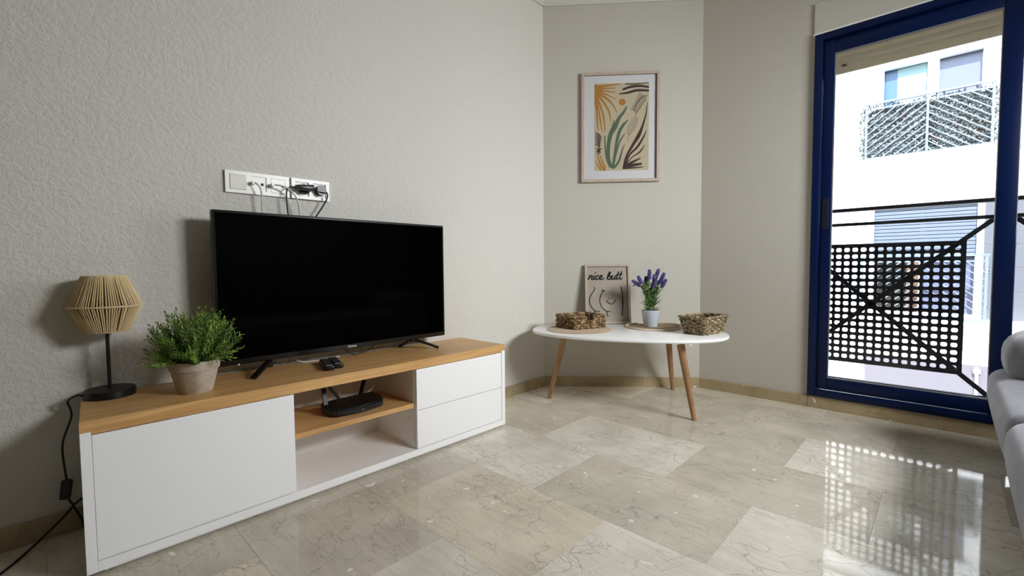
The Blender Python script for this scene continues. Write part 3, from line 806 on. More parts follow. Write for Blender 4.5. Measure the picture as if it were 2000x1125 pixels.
# plugs and leads
def lead(name, label, pts, r, m, body=None, cat='cable'):
    o = obj(name, TB(spline(pts, 9), r, n=8), m, smooth=60); return tag(o, label, cat)
o = lead('aerial_cable', 'white aerial cable plugged in the middle of the switch plate, dropping behind the screen', [(0.580, 1.905, 1.122), (0.590, 1.892, 1.119), (0.603, 1.885, 1.100), (0.607, 1.886, 1.060), (0.608, 1.892, 1.00), (0.608, 1.897, 0.93)], 0.0032, M['white_cable'])
bm = TB([(0.585, 1.918, 1.1215), (0.585, 1.893, 1.1215)], 0.0075, n=14); obj('plug', bm, M['white_plastic'], o, smooth=40)
o = lead('data_cable', 'white cable plugged near the plate end, arching right and down behind the screen', [(0.652, 1.893, 1.120), (0.670, 1.880, 1.119), (0.700, 1.874, 1.110), (0.730, 1.876, 1.078), (0.743, 1.883, 1.035), (0.746, 1.89, 0.98), (0.746, 1.895, 0.93)], 0.0032, M['white_cable'])
bm = TB([(0.652, 1.914, 1.121), (0.652, 1.888, 1.1205)], 0.0072, n=14); obj('plug', bm, M['white_plastic'], o, smooth=40)
ad_ = thing('power_adapter', 'black wide power adapter in the left power socket with a lead going left', 'adapter', (0.764, 1.912, 1.121))
bm = bmesh.new()
box(bm, -0.032, 0.034, -0.052, -0.006, -0.012, 0.014, 0.006, 2)
for v in bm.verts:
    if v.co.x < -0.02: v.co.z *= 0.62; v.co.y = -0.029+(v.co.y+0.029)*0.7
box(bm, -0.008, 0.028, -0.02, 0.004, -0.020, 0.010, 0.006, 2)
obj('body', bm, M['black_plastic'], ad_, smooth=40)
loc = Vector((0.764, 1.912, 1.121))
obj('lead', TB(spline([tuple(Vector(p)-loc) for p in [(0.735, 1.885, 1.121), (0.715, 1.885, 1.120), (0.700, 1.886, 1.108), (0.697, 1.887, 1.08), (0.700, 1.89, 1.03), (0.706, 1.893, 0.98), (0.71, 1.896, 0.93)]], 9), 0.0027, n=8), M['rubber'], ad_, smooth=60)
pl_ = thing('power_plug', 'round black plug in the right power socket with a lead curving down', 'plug', (0.8405, 1.912, 1.121))
bm = bmesh.new()
tube(bm, [(0, 0.004, 0), (0, -0.014, 0), (0, -0.018, 0)], 0.0205, n=24)
bar(bm, (-0.022, -0.024, 0.0), (0.012, -0.024, -0.002), 0.014, 0.015)
obj('body', bm, M['black_plastic'], pl_, smooth=40)
loc = Vector((0.8405, 1.912, 1.121))
obj('lead', TB(spline([tuple(Vector(p)-loc) for p in [(0.85, 1.888, 1.119), (0.860, 1.886, 1.108), (0.857, 1.886, 1.085), (0.835, 1.888, 1.045), (0.810, 1.891, 1.005), (0.795, 1.895, 0.95)]], 9), 0.0032, n=8), M['rubber'], pl_, smooth=60)

# ------------------------------------------------------------------ coffee table in the corner
TZ = 0.425
tc_, ncn, th_, ea, eb = 0.462, 0.384, 0.261, 0.541, 0.323
ox, oy, _ = AP(tc_, ncn)
table = thing('coffee_table', 'white oval coffee table on three splayed wooden legs in the corner', 'table', (ox, oy, 0), A_ROT-th_)
def ell(k, a, b, pw=2.3, n=96):
    u = 2*PI*k/n; c, s = math.cos(u), math.sin(u)
    return (math.copysign(abs(c)**(2/pw), c)*a, math.copysign(abs(s)**(2/pw), s)*b)
bm = bmesh.new(); rings = []
for inset, z in ((0.012, TZ-0.018), (0.004, TZ-0.0165), (0.0, TZ-0.011), (0.0, TZ-0.005), (0.0015, TZ-0.0015), (0.005, TZ)):
    rings.append([bm.verts.new((*ell(k, ea-inset, eb-inset), z)) for k in range(96)])
for i in range(len(rings)-1):
    for k in range(96): bm.faces.new((rings[i][k], rings[i][(k+1) % 96], rings[i+1][(k+1) % 96], rings[i+1][k]))
bm.faces.new(rings[0][::-1]); bm.faces.new(rings[-1])
obj('tabletop', bm, M['table_white'], table, smooth=30)
inv = Matrix.Rotation(-(A_ROT-th_), 4, 'Z') @ Matrix.Translation((-ox, -oy, 0))
for foot, topp in (((2.118, 1.718), (2.077, 1.577)), ((2.799, 1.253), (2.700, 1.245)), ((2.313, 0.920), (2.290, 0.985))):
    a = inv @ Vector((*foot, 0.0)); b = inv @ Vector((*topp, 0.388))
    bm = TB([a, a.lerp(b, 0.5), b], 0.0125, n=18, r2=0.0205)
    for v in bm.verts:
        if v.co.z < 0.02: v.co.z = 0.0005 if v.co.z < 0.02 else v.co.z
    lg = obj('leg', bm, M['leg_wood'], table, smooth=40)
    d = (b-a).normalized()
    obj('leg_bracket', TB([b-d*0.002, b+d*0.022], 0.010, n=14), M['alu'], lg, smooth=40)
p = inv @ Vector((2.215, 0.905, 0)); obj('bumper', BX(p.x-0.006, p.x+0.006, p.y-0.006, p.y+0.006, TZ-0.026, TZ-0.0175, 0.002), M['white_plastic'], table)

# left jute mat with napkin basket
def art_thing(name, label, cat, t, n, z, rz=0.0, group=None):
    x, y, z = AP(t, n, z); return thing(name, label, cat, (x, y, z), A_ROT+rz, group)
mt = art_thing('jute_mat', 'round flat jute mat on the left end of the white coffee table', 'mat', 0.20, 0.335, TZ)
bm = bmesh.new(); prof = [(0, 0.0005), (0.188, 0.0005)]
n_r = 14
pr = [(0.19, 0.0025)]
for i in range(n_r):
    r1 = 0.19*(1-i/n_r); r0 = 0.19*(1-(i+1)/n_r)
    pr += [(r1-0.001, 0.0030), (r1*0.5+r0*0.5, 0.0062), (r0+0.001, 0.0032)]
lathe(bm, prof+pr+[(0, 0.004)], n=64)
obj('coiled_disc', bm, M['jute_mat'], mt, smooth=60)
def woven(bm, halfx, halfy, flare, h, rows, per_side, rad, amp, skip=None, corner=0.012, vert_r=None):
    """basket wall: rows of strands that weave in and out round a rounded rectangle; z up, flare = top scale."""
    def perim(s, sc):
        hx, hy = halfx*sc, halfy*sc
        segs = [((-hx, -hy), (hx, -hy), (0, -1)), ((hx, -hy), (hx, hy), (1, 0)), ((hx, hy), (-hx, hy), (0, 1)), ((-hx, hy), (-hx, -hy), (-1, 0))]
        L = [2*hx, 2*hy, 2*hx, 2*hy]; tot = sum(L); d = (s % 1.0)*tot
        for (a, b, nn), l in zip(segs, L):
            if d <= l:
                f = d/l; e = min(d, l-d)
                pos = Vector((a[0]+(b[0]-a[0])*f, a[1]+(b[1]-a[1])*f)); nv = Vector(nn)
                if e < corner: pos -= nv*(corner-e)*0.45
                return pos, nv
            d -= l
        return Vector(segs[0][0]), Vector((0, -1))
    NP = 4*per_side*4
    for j in range(rows):
        z = h*(j+0.5)/rows; sc = 1+(flare-1)*(j+0.5)/rows
        run = []
        def flush(run):
            if len(run) > 3: tube(bm, run, rad, n=6)
        allp = True
        for k in range(NP+1):
            s = k/NP
            pos, nv = perim(s, sc)
            if skip and skip(pos, z, nv):
                flush(run); run = []; allp = False; continue
            ph = PI*(s*2*per_side*2) + (PI if j % 2 else 0)
            q = pos + nv*amp*math.cos(ph)
            run.append((q.x, q.y, z + 0.25*rad*math.sin(ph*2)))
        if allp: tube(bm, run[:-1], rad, n=6, closed=True)
        else: flush(run)
    if vert_r:
        for k in range(per_side*4):
            s = (k+0.5)/(per_side*4)
            p0, n0 = perim(s, 1.0); p1, n1 = perim(s, flare)
            if skip and skip(p1, h*0.9, n1): 
                p1 = p0.lerp(p1, 0.3); tube(bm, [(p0.x, p0.y, 0), (p1.x, p1.y, h*0.4)], vert_r, n=5); continue
            tube(bm, [(p0.x, p0.y, 0), (p1.x, p1.y, h)], vert_r, n=5)
def tn_of(t, n): return Vector((t, n))
# napkin basket: front-left corner (.155,.414), front-right (.358,.284), back-left (.074,.24)
fl, fr_, bl_ = Vector((0.155, 0.414)), Vector((0.358, 0.284)), Vector((0.074, 0.240))
ctr = (fr_+bl_)/2; e1 = (fr_-fl); e2 = (bl_-fl)
rzb = -math.atan2(e1.y, e1.x)
nb = art_thing('napkin_basket', 'low square water hyacinth napkin basket, notched rim, on the jute mat', 'basket', ctr.x, ctr.y, TZ+0.0062, rzb)
hx_, hy_ = e1.length/2-0.008, e2.length/2-0.006
bm = bmesh.new()
sk = lambda pos, z, nv: z > 0.040 and abs(pos.x) < hx_*0.24 and nv.y < -0.5
woven(bm, hx_, hy_, 1.0, 0.074, 5, 9, 0.0095, 0.005, skip=sk, corner=0.014)
woven(bm, hx_-0.006, hy_-0.006, 1.0, 0.070, 5, 9, 0.0070, -0.004, skip=sk, corner=0.014)
obj('woven_wall', bm, M['hyacinth'], nb, smooth=60)
bm = bmesh.new(); box(bm, -hx_, hx_, -hy_, hy_, 0.0005, 0.008, 0.003)
obj('base', bm, M['basket_inside'], nb)
bm = bmesh.new(); hh = [(-hx_*0.30, 0.034), (-hx_*0.30, 0.074)]
for sgn in (-1, 1):
    pth = []
    for x0_, x1_ in (((-hx_, -hx_*0.24), (hx_*0.24, hx_)) if sgn < 0 else ((-hx_, hx_),)):
        pp = [(x0_+(x1_-x0_)*i/10, sgn*hy_*1.0+0.003*math.sin(i*2.2), 0.071+0.002*math.cos(i*2.5)) for i in range(11)]
        tube(bm, pp, 0.0075, n=7)
    if sgn < 0: tube(bm, [(-hx_*0.24+hx_*0.48*i/10, sgn*hy_+0.003*math.sin(i*2), 0.041+0.0015*math.cos(i*2.4)) for i in range(11)], 0.0075, n=7)
    for xx in ((-hx_*0.24, hx_*0.24) if sgn < 0 else ()): tube(bm, [(xx, sgn*hy_, 0.040), (xx+0.001, sgn*hy_, 0.052), (xx, sgn*hy_, 0.072)], 0.0065, n=7)
    tube(bm, [(sgn*hx_+0.003*math.sin(i*2.2), -hy_+2*hy_*i/12, 0.071+0.002*math.cos(i*2.6)) for i in range(13)], 0.0075, n=7)
obj('braided_rim', bm, M['hyacinth'], nb, smooth=60)

# round tray under the lavender
tr = art_thing('round_tray', 'round brown woven tray mat with a pale rim under the lavender pot', 'tray', 0.655, 0.242, TZ)
bm = bmesh.new(); RT = 0.160
def wv(a): return 0.004*max(0, math.cos(a-0.25))**3
n = 72; rings = []
for r, z in ((0.0, 0.0006), (RT*0.97, 0.0006), (RT*0.97, 0.0040), (RT*0.5, 0.0036), (0.0, 0.0036)):
    rings.append([bm.verts.new((r*math.cos(2*PI*k/n), r*math.sin(2*PI*k/n), z + (wv(2*PI*k/n) if r > RT*0.9 else 0))) for k in range(n)] if r > 0 else [bm.verts.new((0, 0, z))])
for i in range(4):
    a, b = rings[i], rings[i+1]
    for k in range(n):
        k2 = (k+1) % n
        if len(a) == 1: bm.faces.new((a[0], b[k], b[k2]))
        elif len(b) == 1: bm.faces.new((a[k], a[k2], b[0]))
        else: bm.faces.new((a[k], a[k2], b[k2], b[k]))
obj('woven_disc', bm, M['tray_in'], tr, smooth=50)
obj('rim', TB([(RT*math.cos(2*PI*k/n), RT*math.sin(2*PI*k/n), 0.0058+wv(2*PI*k/n)*1.5) for k in range(n)], 0.0052, n=8, closed=True), M['tray_rim'], tr, smooth=60)

# lavender
lv = art_thing('potted_lavender', 'artificial lavender with purple spikes in a pale blue grey pot', 'plant', 0.640, 0.228, TZ+0.0036)
obj('pot', LA([(0, 0), (0.0385, 0), (0.040, 0.002), (0.0525, 0.0965), (0.0535, 0.098), (0.0525, 0.0995), (0.0505, 0.0985), (0.0485, 0.088), (0, 0.088)], n=40), M['zinc'], lv, smooth=35)
obj('soil', LA([(0, 0.093), (0.047, 0.0905), (0, 0.0895)], n=20), M['soil'], lv)
rr = random.Random(5)
bl, bs = bmesh.new(), bmesh.new()
tips = [(-0.064, 0.01, 0.246), (-0.055, 0.0, 0.262), (-0.012, -0.01, 0.288), (-0.022, 0.012, 0.252), (0.020, 0.0, 0.262), (0.035, 0.014, 0.300), (0.050, -0.012, 0.262), (0.062, 0.004, 0.278), (0.012, -0.016, 0.235), (0.060, -0.018, 0.238), (0.028, 0.02, 0.270)]
for i, tp in enumerate(tips):
    b0_ = Vector((rr.uniform(-0.022, 0.022), rr.uniform(-0.02, 0.02), 0.09)); tpv = Vector(tp)
    mid = b0_.lerp(tpv, 0.5) + Vector((-tpv.x*0.12, 0, 0.012))
    pts = spline([b0_, mid, tpv], 8)
    tube(bs, pts, 0.0016, n=5, r2=0.0011)
    d = (pts[-1]-pts[-2]).normalized()
    if i == 0: d = (d + Vector((-0.9, 0, 0.3))).normalized()
    # flower spike: little florets in whorls
    fb = bmesh.new(); u = d.cross(Vector((0.2, 1, 0.1))).normalized(); w = d.cross(u)
    SL = rr.uniform(0.044, 0.054)
    for q in range(9):
        tt_ = q/8; rad_ = 0.0120*(0.55+0.9*math.sin(PI*(0.15+0.75*tt_)))*0.75
        for k in range(6):
            a = 2*PI*k/6 + q*0.5
            cpt = tpv + d*(SL*tt_) + (u*math.cos(a)+w*math.sin(a))*rad_*0.62
            r_ = bmesh.ops.create_icosphere(fb, subdivisions=1, radius=0.0052)
            for v in r_['verts']: v.co = cpt + v.co*rr.uniform(0.85, 1.1)
    obj('flower_spike', fb, M['lavender'], lv, smooth=60)
    for k in range(24):
        t_ = rr.uniform(0.15, 0.85); q = pts[int(t_*(len(pts)-1))]
        a = rr.uniform(0, 2*PI)
        leaf(bl, q, Vector((math.cos(a), math.sin(a)*0.8, rr.uniform(0.4, 1.3))), Vector((0, 0, 1)), rr.uniform(0.032, 0.055), 0.0115)
for k in range(46):
    a = rr.uniform(0, 2*PI); r = rr.uniform(0.01, 0.042)
    zq = 0.092 if k < 22 else rr.uniform(0.12, 0.17)
    leaf(bl, Vector((r*math.cos(a), r*math.sin(a), zq)), Vector((math.cos(a)*0.8, math.sin(a)*0.8, rr.uniform(0.4, 1.2))), Vector((0, 0, 1)), rr.uniform(0.03, 0.052), 0.009)
o = obj('foliage', bl, M['leaf2'], lv); o['kind'] = 'stuff'
o = obj('stems', bs, M['stem'], lv); o['kind'] = 'stuff'

# seagrass bread basket at the right end
fl, fr_, bl_ = Vector((0.819, 0.595)), Vector((0.973, 0.466)), Vector((0.765, 0.487))
e1 = fr_-fl; e2 = bl_-fl; e2 = e2*1.05
ctr = fl+(e1+e2)/2
sb = art_thing('seagrass_basket', 'rectangular flared seagrass basket on the right end of the white coffee table', 'basket', ctr.x, ctr.y, TZ, -math.atan2(e1.y, e1.x))
hx_, hy_ = e1.length/2-0.006, e2.length/2-0.005
bm = bmesh.new(); woven(bm, hx_, hy_, 1.27, 0.094, 9, 7, 0.0052, 0.0042, corner=0.010, vert_r=0.0036)
obj('woven_wall', bm, M['seagrass'], sb, smooth=60)
bm = bmesh.new(); r0 = [(-hx_, -hy_), (hx_, -hy_), (hx_, hy_), (-hx_, hy_)]
a = [bm.verts.new((x*0.97, y*0.97, 0.004)) for x, y in r0]; b = [bm.verts.new((x*1.24, y*1.24, 0.092)) for x, y in r0]
bm.faces.new(a)
for i in range(4): bm.faces.new((a[i], a[(i+1) % 4], b[(i+1) % 4], b[i]))
obj('lining', bm, M['basket_inside'], sb)
bm = bmesh.new(); hX, hY = hx_*1.27, hy_*1.27; pts = []
for (x0_, y0_, x1_, y1_) in ((-hX, -hY, hX, -hY), (hX, -hY, hX, hY), (hX, hY, -hX, hY), (-hX, hY, -hX, -hY)):
    for i in range(10):
        f = i/10; pts.append((x0_+(x1_-x0_)*f, y0_+(y1_-y0_)*f, 0.0945+0.0013*math.sin(i*2.1)))
tube(bm, pts, 0.0058, n=8, closed=True)
obj('rim', bm, M['seagrass'], sb, smooth=60)

# ------------------------------------------------------------------ framed line drawing leaning on the wall
fW, fH = 0.288, 0.386
lean = math.atan2(0.066, 0.386)
fr2 = art_thing('framed_drawing', 'small framed line drawing lettered nice butt, leaning on the wall behind the coffee table', 'picture', 0.265, 0.090, TZ+0.001)
fr2.rotation_euler = (-lean, 0, A_ROT)
def fpart(name, bm, m, parent=None, smooth=None): return obj(name, bm, m, parent or fr2, smooth)
bm = bmesh.new(); frame_rect(bm, 0, fW, 0.001, fH, 0.0, 0.018, 0.0145, 0.001)
fpart('frame', bm, M['frame_wood'])
pr_ = fpart('print', BX(0.012, fW-0.012, 0.010, 0.013, 0.012, fH-0.012), M['print_bg2'])
def cv(x, y): return (0.0145+(x-600)/505*(fW-0.029), 0.0145+(858-y)/715*(fH-0.029))
def strokes(lst, y, m, name, parent, conv, wscale):
    bm = bmesh.new()
    for i, s in enumerate(lst):
        ribbon(bm, [(*conv(p[0], p[1]), p[2]*wscale) for p in s], y - 0.00002*i)
    return obj(name, bm, m, parent)
ws = (fW-0.029)/505
n_ = 15
letters = [
 [(612, 312, 13), (628, 275, n_), (636, 256, n_)], [(622, 296, 13), (640, 268, n_), (660, 257, n_), (664, 272, n_), (654, 302, n_), (668, 309, 12), (682, 296, 9)],
 [(692, 260, n_), (680, 300, n_), (692, 309, 12), (706, 296, 9)],
 [(744, 270, 13), (732, 258, n_), (714, 272, n_), (708, 296, n_), (722, 309, n_), (744, 300, 11)],
 [(748, 298, 10), (774, 286, 13), (790, 266, n_), (776, 257, n_), (758, 278, n_), (756, 300, n_), (776, 310, n_), (800, 302, 12), (818, 288, 8)],
 [(846, 296, 9), (878, 255, 13), (894, 222, 14), (884, 213, 13), (868, 240, n_), (854, 290, n_), (862, 308, n_), (884, 306, n_), (896, 284, n_), (888, 266, 13), (872, 274, 10)],
 [(896, 280, 9), (918, 260, n_), (906, 298, n_), (920, 309, n_), (942, 292, 13), (956, 260, n_), (942, 298, n_), (954, 309, 12), (968, 296, 9)],
 [(996, 212, n_), (976, 270, n_), (968, 300, n_), (980, 309, 12), (994, 296, 9)],
 [(1034, 208, n_), (1012, 270, n_), (1006, 300, n_), (1020, 309, 13), (1044, 288, 8)],
 [(964, 252, 13), (1000, 246, 13), (1042, 242, 12)]]
strokes(letters, 0.0096, M['black_ink'], 'lettering', pr_, cv, ws*1.18)
lw = 11
body = [[(688, 410, lw), (688, 445, lw), (652, 500, lw), (627, 560, lw), (628, 620, lw), (652, 675, lw), (690, 716, lw), (718, 726, lw), (750, 725, lw)], [(688, 720, lw), (688, 745, lw), (693, 772, lw)],
 [(782, 444, lw), (798, 460, 16), (822, 456, lw)], [(798, 460, lw), (768, 515, lw), (753, 580, lw), (764, 645, lw), (796, 695, lw), (838, 724, lw), (882, 727, lw)], [(838, 724, lw), (840, 755, lw), (852, 790, lw)],
 [(1020, 408, lw), (1034, 500, lw+3), (1038, 640, lw+3), (1028, 778, lw)],
 [(838, 584, lw), (858, 614, lw), (895, 630, lw), (930, 612, lw), (952, 572, lw)]]
o = strokes(body, 0.0096, M['black_ink'], 'line_drawing', pr_, cv, ws)
bm = bmesh.new()
for x, y, r in ((866, 560, 7), (906, 560, 7), (703, 222, 9)):
    u, v = cv(x, y); disc(bm, u, v, r*ws, 0.0095, 14)
tag(obj('ink_dots', bm, M['black_ink'], pr_), kind='stuff')
fpart('glass', BX(0.0135, fW-0.0135, 0.0065, 0.0082, 0.0135, fH-0.0135), M['picture_glass'])

# ------------------------------------------------------------------ framed leaf print on the wall
t0, t1, z0, z1 = 0.244, 0.738, 1.337, 2.030
pic = art_thing('framed_leaf_print', 'large framed print of ochre green and brown leaves on the corner wall', 'picture', t0, 0.0, z0)
W2, H2 = t1-t0, z1-z0
bm = bmesh.new(); frame_rect(bm, 0, W2, 0, H2, -0.026, -0.0005, 0.0185, 0.001)
obj('frame', bm, M['frame_wood'], pic)
mo = obj('passe_partout', BX(0.016, W2-0.016, -0.010, -0.004, 0.016, H2-0.016), M['print_mat'], pic)
px0, px1, pz0, pz1 = 0.084, W2-0.066, 0.073, H2-0.066
ap = obj('print', BX(px0, px1, -0.0106, -0.0098, pz0, pz1), M['print_bg'], pic)
def pv(x, y):
    u = (x-226)/448.0
    yt = 262-18*u; yb = 952-10*u
    return (px0+u*(px1-px0), pz1-(y-yt)/(yb-yt)*(pz1-pz0))
pw = (px1-px0)/448.0
yy = -0.0108
ochre = [
 [(240, 285, 22), (330, 276, 16), (440, 264, 6)], [(245, 300, 22), (320, 297, 14), (395, 295, 6)], [(250, 310, 20), (330, 320, 12), (400, 328, 6)],
 [(250, 320, 20), (320, 345, 12), (405, 382, 6)], [(250, 335, 22), (330, 380, 18), (380, 430, 12), (412, 487, 6)], [(245, 345, 22), (300, 405, 16), (345, 480, 14), (362, 562, 5)],
 [(240, 360, 22), (280, 450, 16), (305, 540, 14), (315, 640, 5)], [(238, 380, 22), (262, 480, 14), (278, 570, 12), (292, 640, 5)], [(234, 400, 14), (246, 500, 14), (252, 590, 10), (258, 630, 5)],
 [(235, 272, 16), (237, 340, 20), (233, 430, 12)],
 [(245, 800, 6), (262, 860, 14), (282, 910, 20), (310, 945, 22)], [(262, 800, 5), (290, 870, 12), (318, 930, 14)], [(236, 870, 5), (256, 910, 10), (280, 945, 14)]]
strokes(ochre, yy, M['ochre'], 'ochre_leaves', ap, pv, pw)
bm = bmesh.new(); u, v = pv(455, 404); disc(bm, u, v, 28*pw, yy, 30); obj('ochre_sun', bm, M['ochre'], ap)
green = [[(375, 925, 20), (345, 860, 28), (342, 760, 30), (360, 660, 36), (395, 600, 40), (430, 530, 26), (470, 480, 20), (492, 438, 10)], [(372, 612, 12), (390, 545, 6)],
 [(378, 920, 14), (392, 820, 16), (410, 720, 22), (432, 640, 26), (465, 585, 22), (503, 545, 8)], [(382, 925, 14), (400, 830, 16), (430, 730, 14), (455, 685, 12), (478, 652, 6)],
 [(385, 928, 20), (428, 875, 18), (455, 790, 12), (475, 738, 5)], [(358, 918, 20), (328, 850, 16), (316, 760, 12), (312, 672, 8)]]
strokes(green, yy, M['green_ink'], 'green_leaves', ap, pv, pw)
brown = [[(480, 262, 8), (560, 262, 10), (672, 250, 5)], [(462, 305, 16), (520, 285, 20), (600, 276, 18), (670, 284, 16)], [(430, 340, 8), (500, 330, 18), (580, 310, 20), (670, 312, 16)],
 [(468, 925, 16), (490, 840, 18), (540, 750, 22), (590, 670, 30), (620, 600, 18), (650, 500, 10), (662, 405, 4)], [(475, 910, 14), (520, 820, 14), (580, 760, 18), (625, 690, 14), (655, 628, 5)],
 [(480, 905, 12), (540, 840, 8), (600, 800, 12), (642, 742, 5)], [(475, 912, 14), (540, 880, 20), (608, 848, 8)], [(472, 922, 14), (540, 905, 26), (615, 893, 16)], [(465, 930, 14), (550, 925, 12), (628, 918, 8)],
 # fern
 [(666, 352, 4), (620, 362, 6), (578, 410, 6), (550, 474, 4)]]
for k in range(10):
    t_ = k/9; x = 630+(552-630)*t_; y = 356+(470-356)*t_
    brown.append([(x, y, 4), (x-26+8*t_, y-20+6*t_, 4), (x-36+12*t_, y-30+26*t_, 3)]); brown.append([(x, y, 4), (x+16, y+10, 4), (x+20-6*t_, y+34, 3)])
# striped seed head and sprig at the left
for k in range(7):
    brown.append([(229, 648+16*k, 3), (246, 650+15.5*k, 8), (268-1.2*k, 664+15*k, 8), (288-3*k, 690+14*k, 3)])
for (a_, b_) in ((240, 800), (258, 815), (280, 805), (242, 770), (288, 770)): brown.append([(264, 780, 7), ((264+a_)/2, (780+b_)/2+4, 9), (a_, b_, 5)])
brown.append([(264, 745, 6), (264, 815, 5)])
strokes(brown, yy-0.0002, M['brown_ink'], 'brown_leaves', ap, pv, pw)
taupe = [[(502, 712, 5), (510, 668, 5), (545, 600, 5), (572, 536, 4)]]
for k in range(11):
    t_ = k/10; x = 510+(572-510)*t_; y = 668+(536-668)*t_
    L = 36*math.sin(PI*(0.12+0.8*t_))
    taupe += [[(x, y, 6), (x-L*0.6, y-12, 6), (x-L*0.95, y-26, 4)], [(x, y, 6), (x+L*0.6, y-4, 6), (x+L*0.95, y-16, 4)]]
strokes(taupe, yy, M['taupe_ink'], 'taupe_leaf', ap, pv, pw)
obj('glass', BX(0.017, W2-0.017, -0.0165, -0.0145, 0.017, H2-0.017), M['picture_glass'], pic)
# nail in the wall
x, y, z = AP(0.588, 0.0, 0.668)
nl = obj('wall_nail', TB([(0, 0.002, 0), (0, -0.010, 0.001)], 0.0035, n=10), M['hole'], None, 40, (x, y, z), A_ROT)
tag(nl, 'small dark nail in the corner wall between drawing and lavender', 'nail')

# ------------------------------------------------------------------ sofa at the right edge
sofa = thing('sofa', 'grey fabric sofa with rounded cushions at the right edge under the window', 'sofa', (1.7, -0.6, 0))
def soft(x0, x1, y0, y1, z0, z1, r, bulge=0.0, seg=5):
    bm = bmesh.new(); box(bm, x0, x1, y0, y1, z0, z1, r, seg)
    cx, cy_, cz = (x0+x1)/2, (y0+y1)/2, (z0+z1)/2
    bmesh.ops.subdivide_edges(bm, edges=[e for e in bm.edges if e.calc_length() > 0.12], cuts=5, use_grid_fill=True)
    for v in bm.verts:
        fx = 1-min(1, abs(v.co.x-cx)/((x1-x0)/2))**2; fy = 1-min(1, abs(v.co.y-cy_)/((y1-y0)/2))**2; fz = 1-min(1, abs(v.co.z-cz)/((z1-z0)/2))**2
        if v.co.z > cz: v.co.z += bulge*fx*fy
        if v.co.y > cy_: v.co.y += bulge*0.7*fx*fz
    for v in bm.verts: v.co -= Vector((1.7, -0.6, 0))
    return bm
def spart(name, bm, m=None): return obj(name, bm, m or M['sofa'], sofa, 60)
sx0, sx1 = 0.80, 2.74
def seat_front(bm):
    # the lower front tucks back towards the floor
    for v in bm.verts:
        y = v.co.y-0.6; z = v.co.z
        if y > -0.30 and z < 0.27: v.co.y -= (0.27-z)*0.22
    return bm
spart('seat_cushion', seat_front(soft(1.865, sx1-0.02, -0.90, -0.132, 0.10, 0.375, 0.055, 0.010)))
spart('seat_cushion', seat_front(soft(sx0+0.05, 1.855, -0.90, -0.126, 0.06, 0.375, 0.055, 0.010)))
spart('armrest', soft(2.40, 2.74, -1.02, -0.168, 0.33, 0.540, 0.085, 0.006))
spart('armrest', soft(0.55, 0.83, -1.02, -0.20, 0.08, 0.545, 0.085, 0.006))
spart('backrest', soft(0.80, 2.45, -1.10, -0.84, 0.25, 0.78, 0.09, 0.01))
spart('base', soft(0.86, 2.66, -1.06, -0.235, 0.035, 0.22, 0.03), M['sofa'])
for x in (0.95, 2.56):
    for y in (-0.30, -0.98):
        o = obj('foot', LA([(0, 0), (0.022, 0), (0.026, 0.05), (0, 0.05)], n=16, c=(x-1.7, y+0.6)), M['sofa_dark'], sofa, 40)

# ------------------------------------------------------------------ building across the street
FX = 10.5
bld = thing('apartment_building', 'white apartment building across the street with shutters and railed windows', 'building', (FX, 0.3, -4.0))
def fb(x0, x1, y0, y1, z0, z1, bev=0.0): return BX(x0-FX, x1-FX, y0-0.3, y1-0.3, z0+4, z1+4, bev)
def bp(name, bm, m, parent=bld, smooth=None): return obj(name, bm, m, parent, smooth)
bm = bmesh.new()
grid_wall(bm, 'x', FX, FX+0.35, -9, 30, -4.0, 7.0, [(-0.39, 1.03, 2.70, 4.28), (-0.38, 1.03, -0.12, 1.76)])
for v in bm.verts: v.co -= Vector((FX, 0.3, -4.0))
bp('wall', bm, M['facade'])
bp('lower_wall_band', fb(FX-0.03, FX, -9, 1.05, -3.9, -0.87), M['lower_band'])
bp('balcony_slab', fb(FX-0.40, FX, -0.52, 1.16, 2.535, 2.60), M['facade'])
bp('balcony_slab', fb(FX-0.40, FX, -3.2, 1.16, -0.20, -0.13), M['facade'])
# upper window
w = bp('window', (lambda b: (frame_rect(b, -0.39, 1.03, 2.70, 4.28, 0, 0.06, 0.07), [setattr(v, 'co', Vector((FX+0.10+v.co.y-FX, v.co.x-0.3, v.co.z+4))) for v in b.verts], b)[2])(bmesh.new()), M['facade_trim'])
obj('mullion', fb(FX+0.09, FX+0.17, 0.185, 0.335, 2.77, 4.21), M['facade_trim'], w)
obj('pane', fb(FX+0.13, FX+0.14, 0.335, 0.96, 2.77, 4.21), mat('far_blue_glass', srgb(44, 76, 112), 0.3), w)
obj('pane', fb(FX+0.13, FX+0.14, -0.32, 0.185, 2.77, 4.21), M['far_glass'], w)
obj('blind', fb(FX+0.118, FX+0.126, 0.345, 0.725, 2.77, 4.20), M['far_blind'], w)
obj('shutter_guide', fb(FX+0.02, FX+0.09, 0.90, 1.03, 2.70, 4.28), M['facade_trim'], w)
obj('shutter_guide', fb(FX+0.02, FX+0.09, -0.39, -0.33, 2.70, 4.28), M['facade_trim'], w)
obj('lintel_bar', fb(FX-0.02, FX+0.09, -0.45, 1.07, 4.20, 4.30), M['facade_trim'], w)
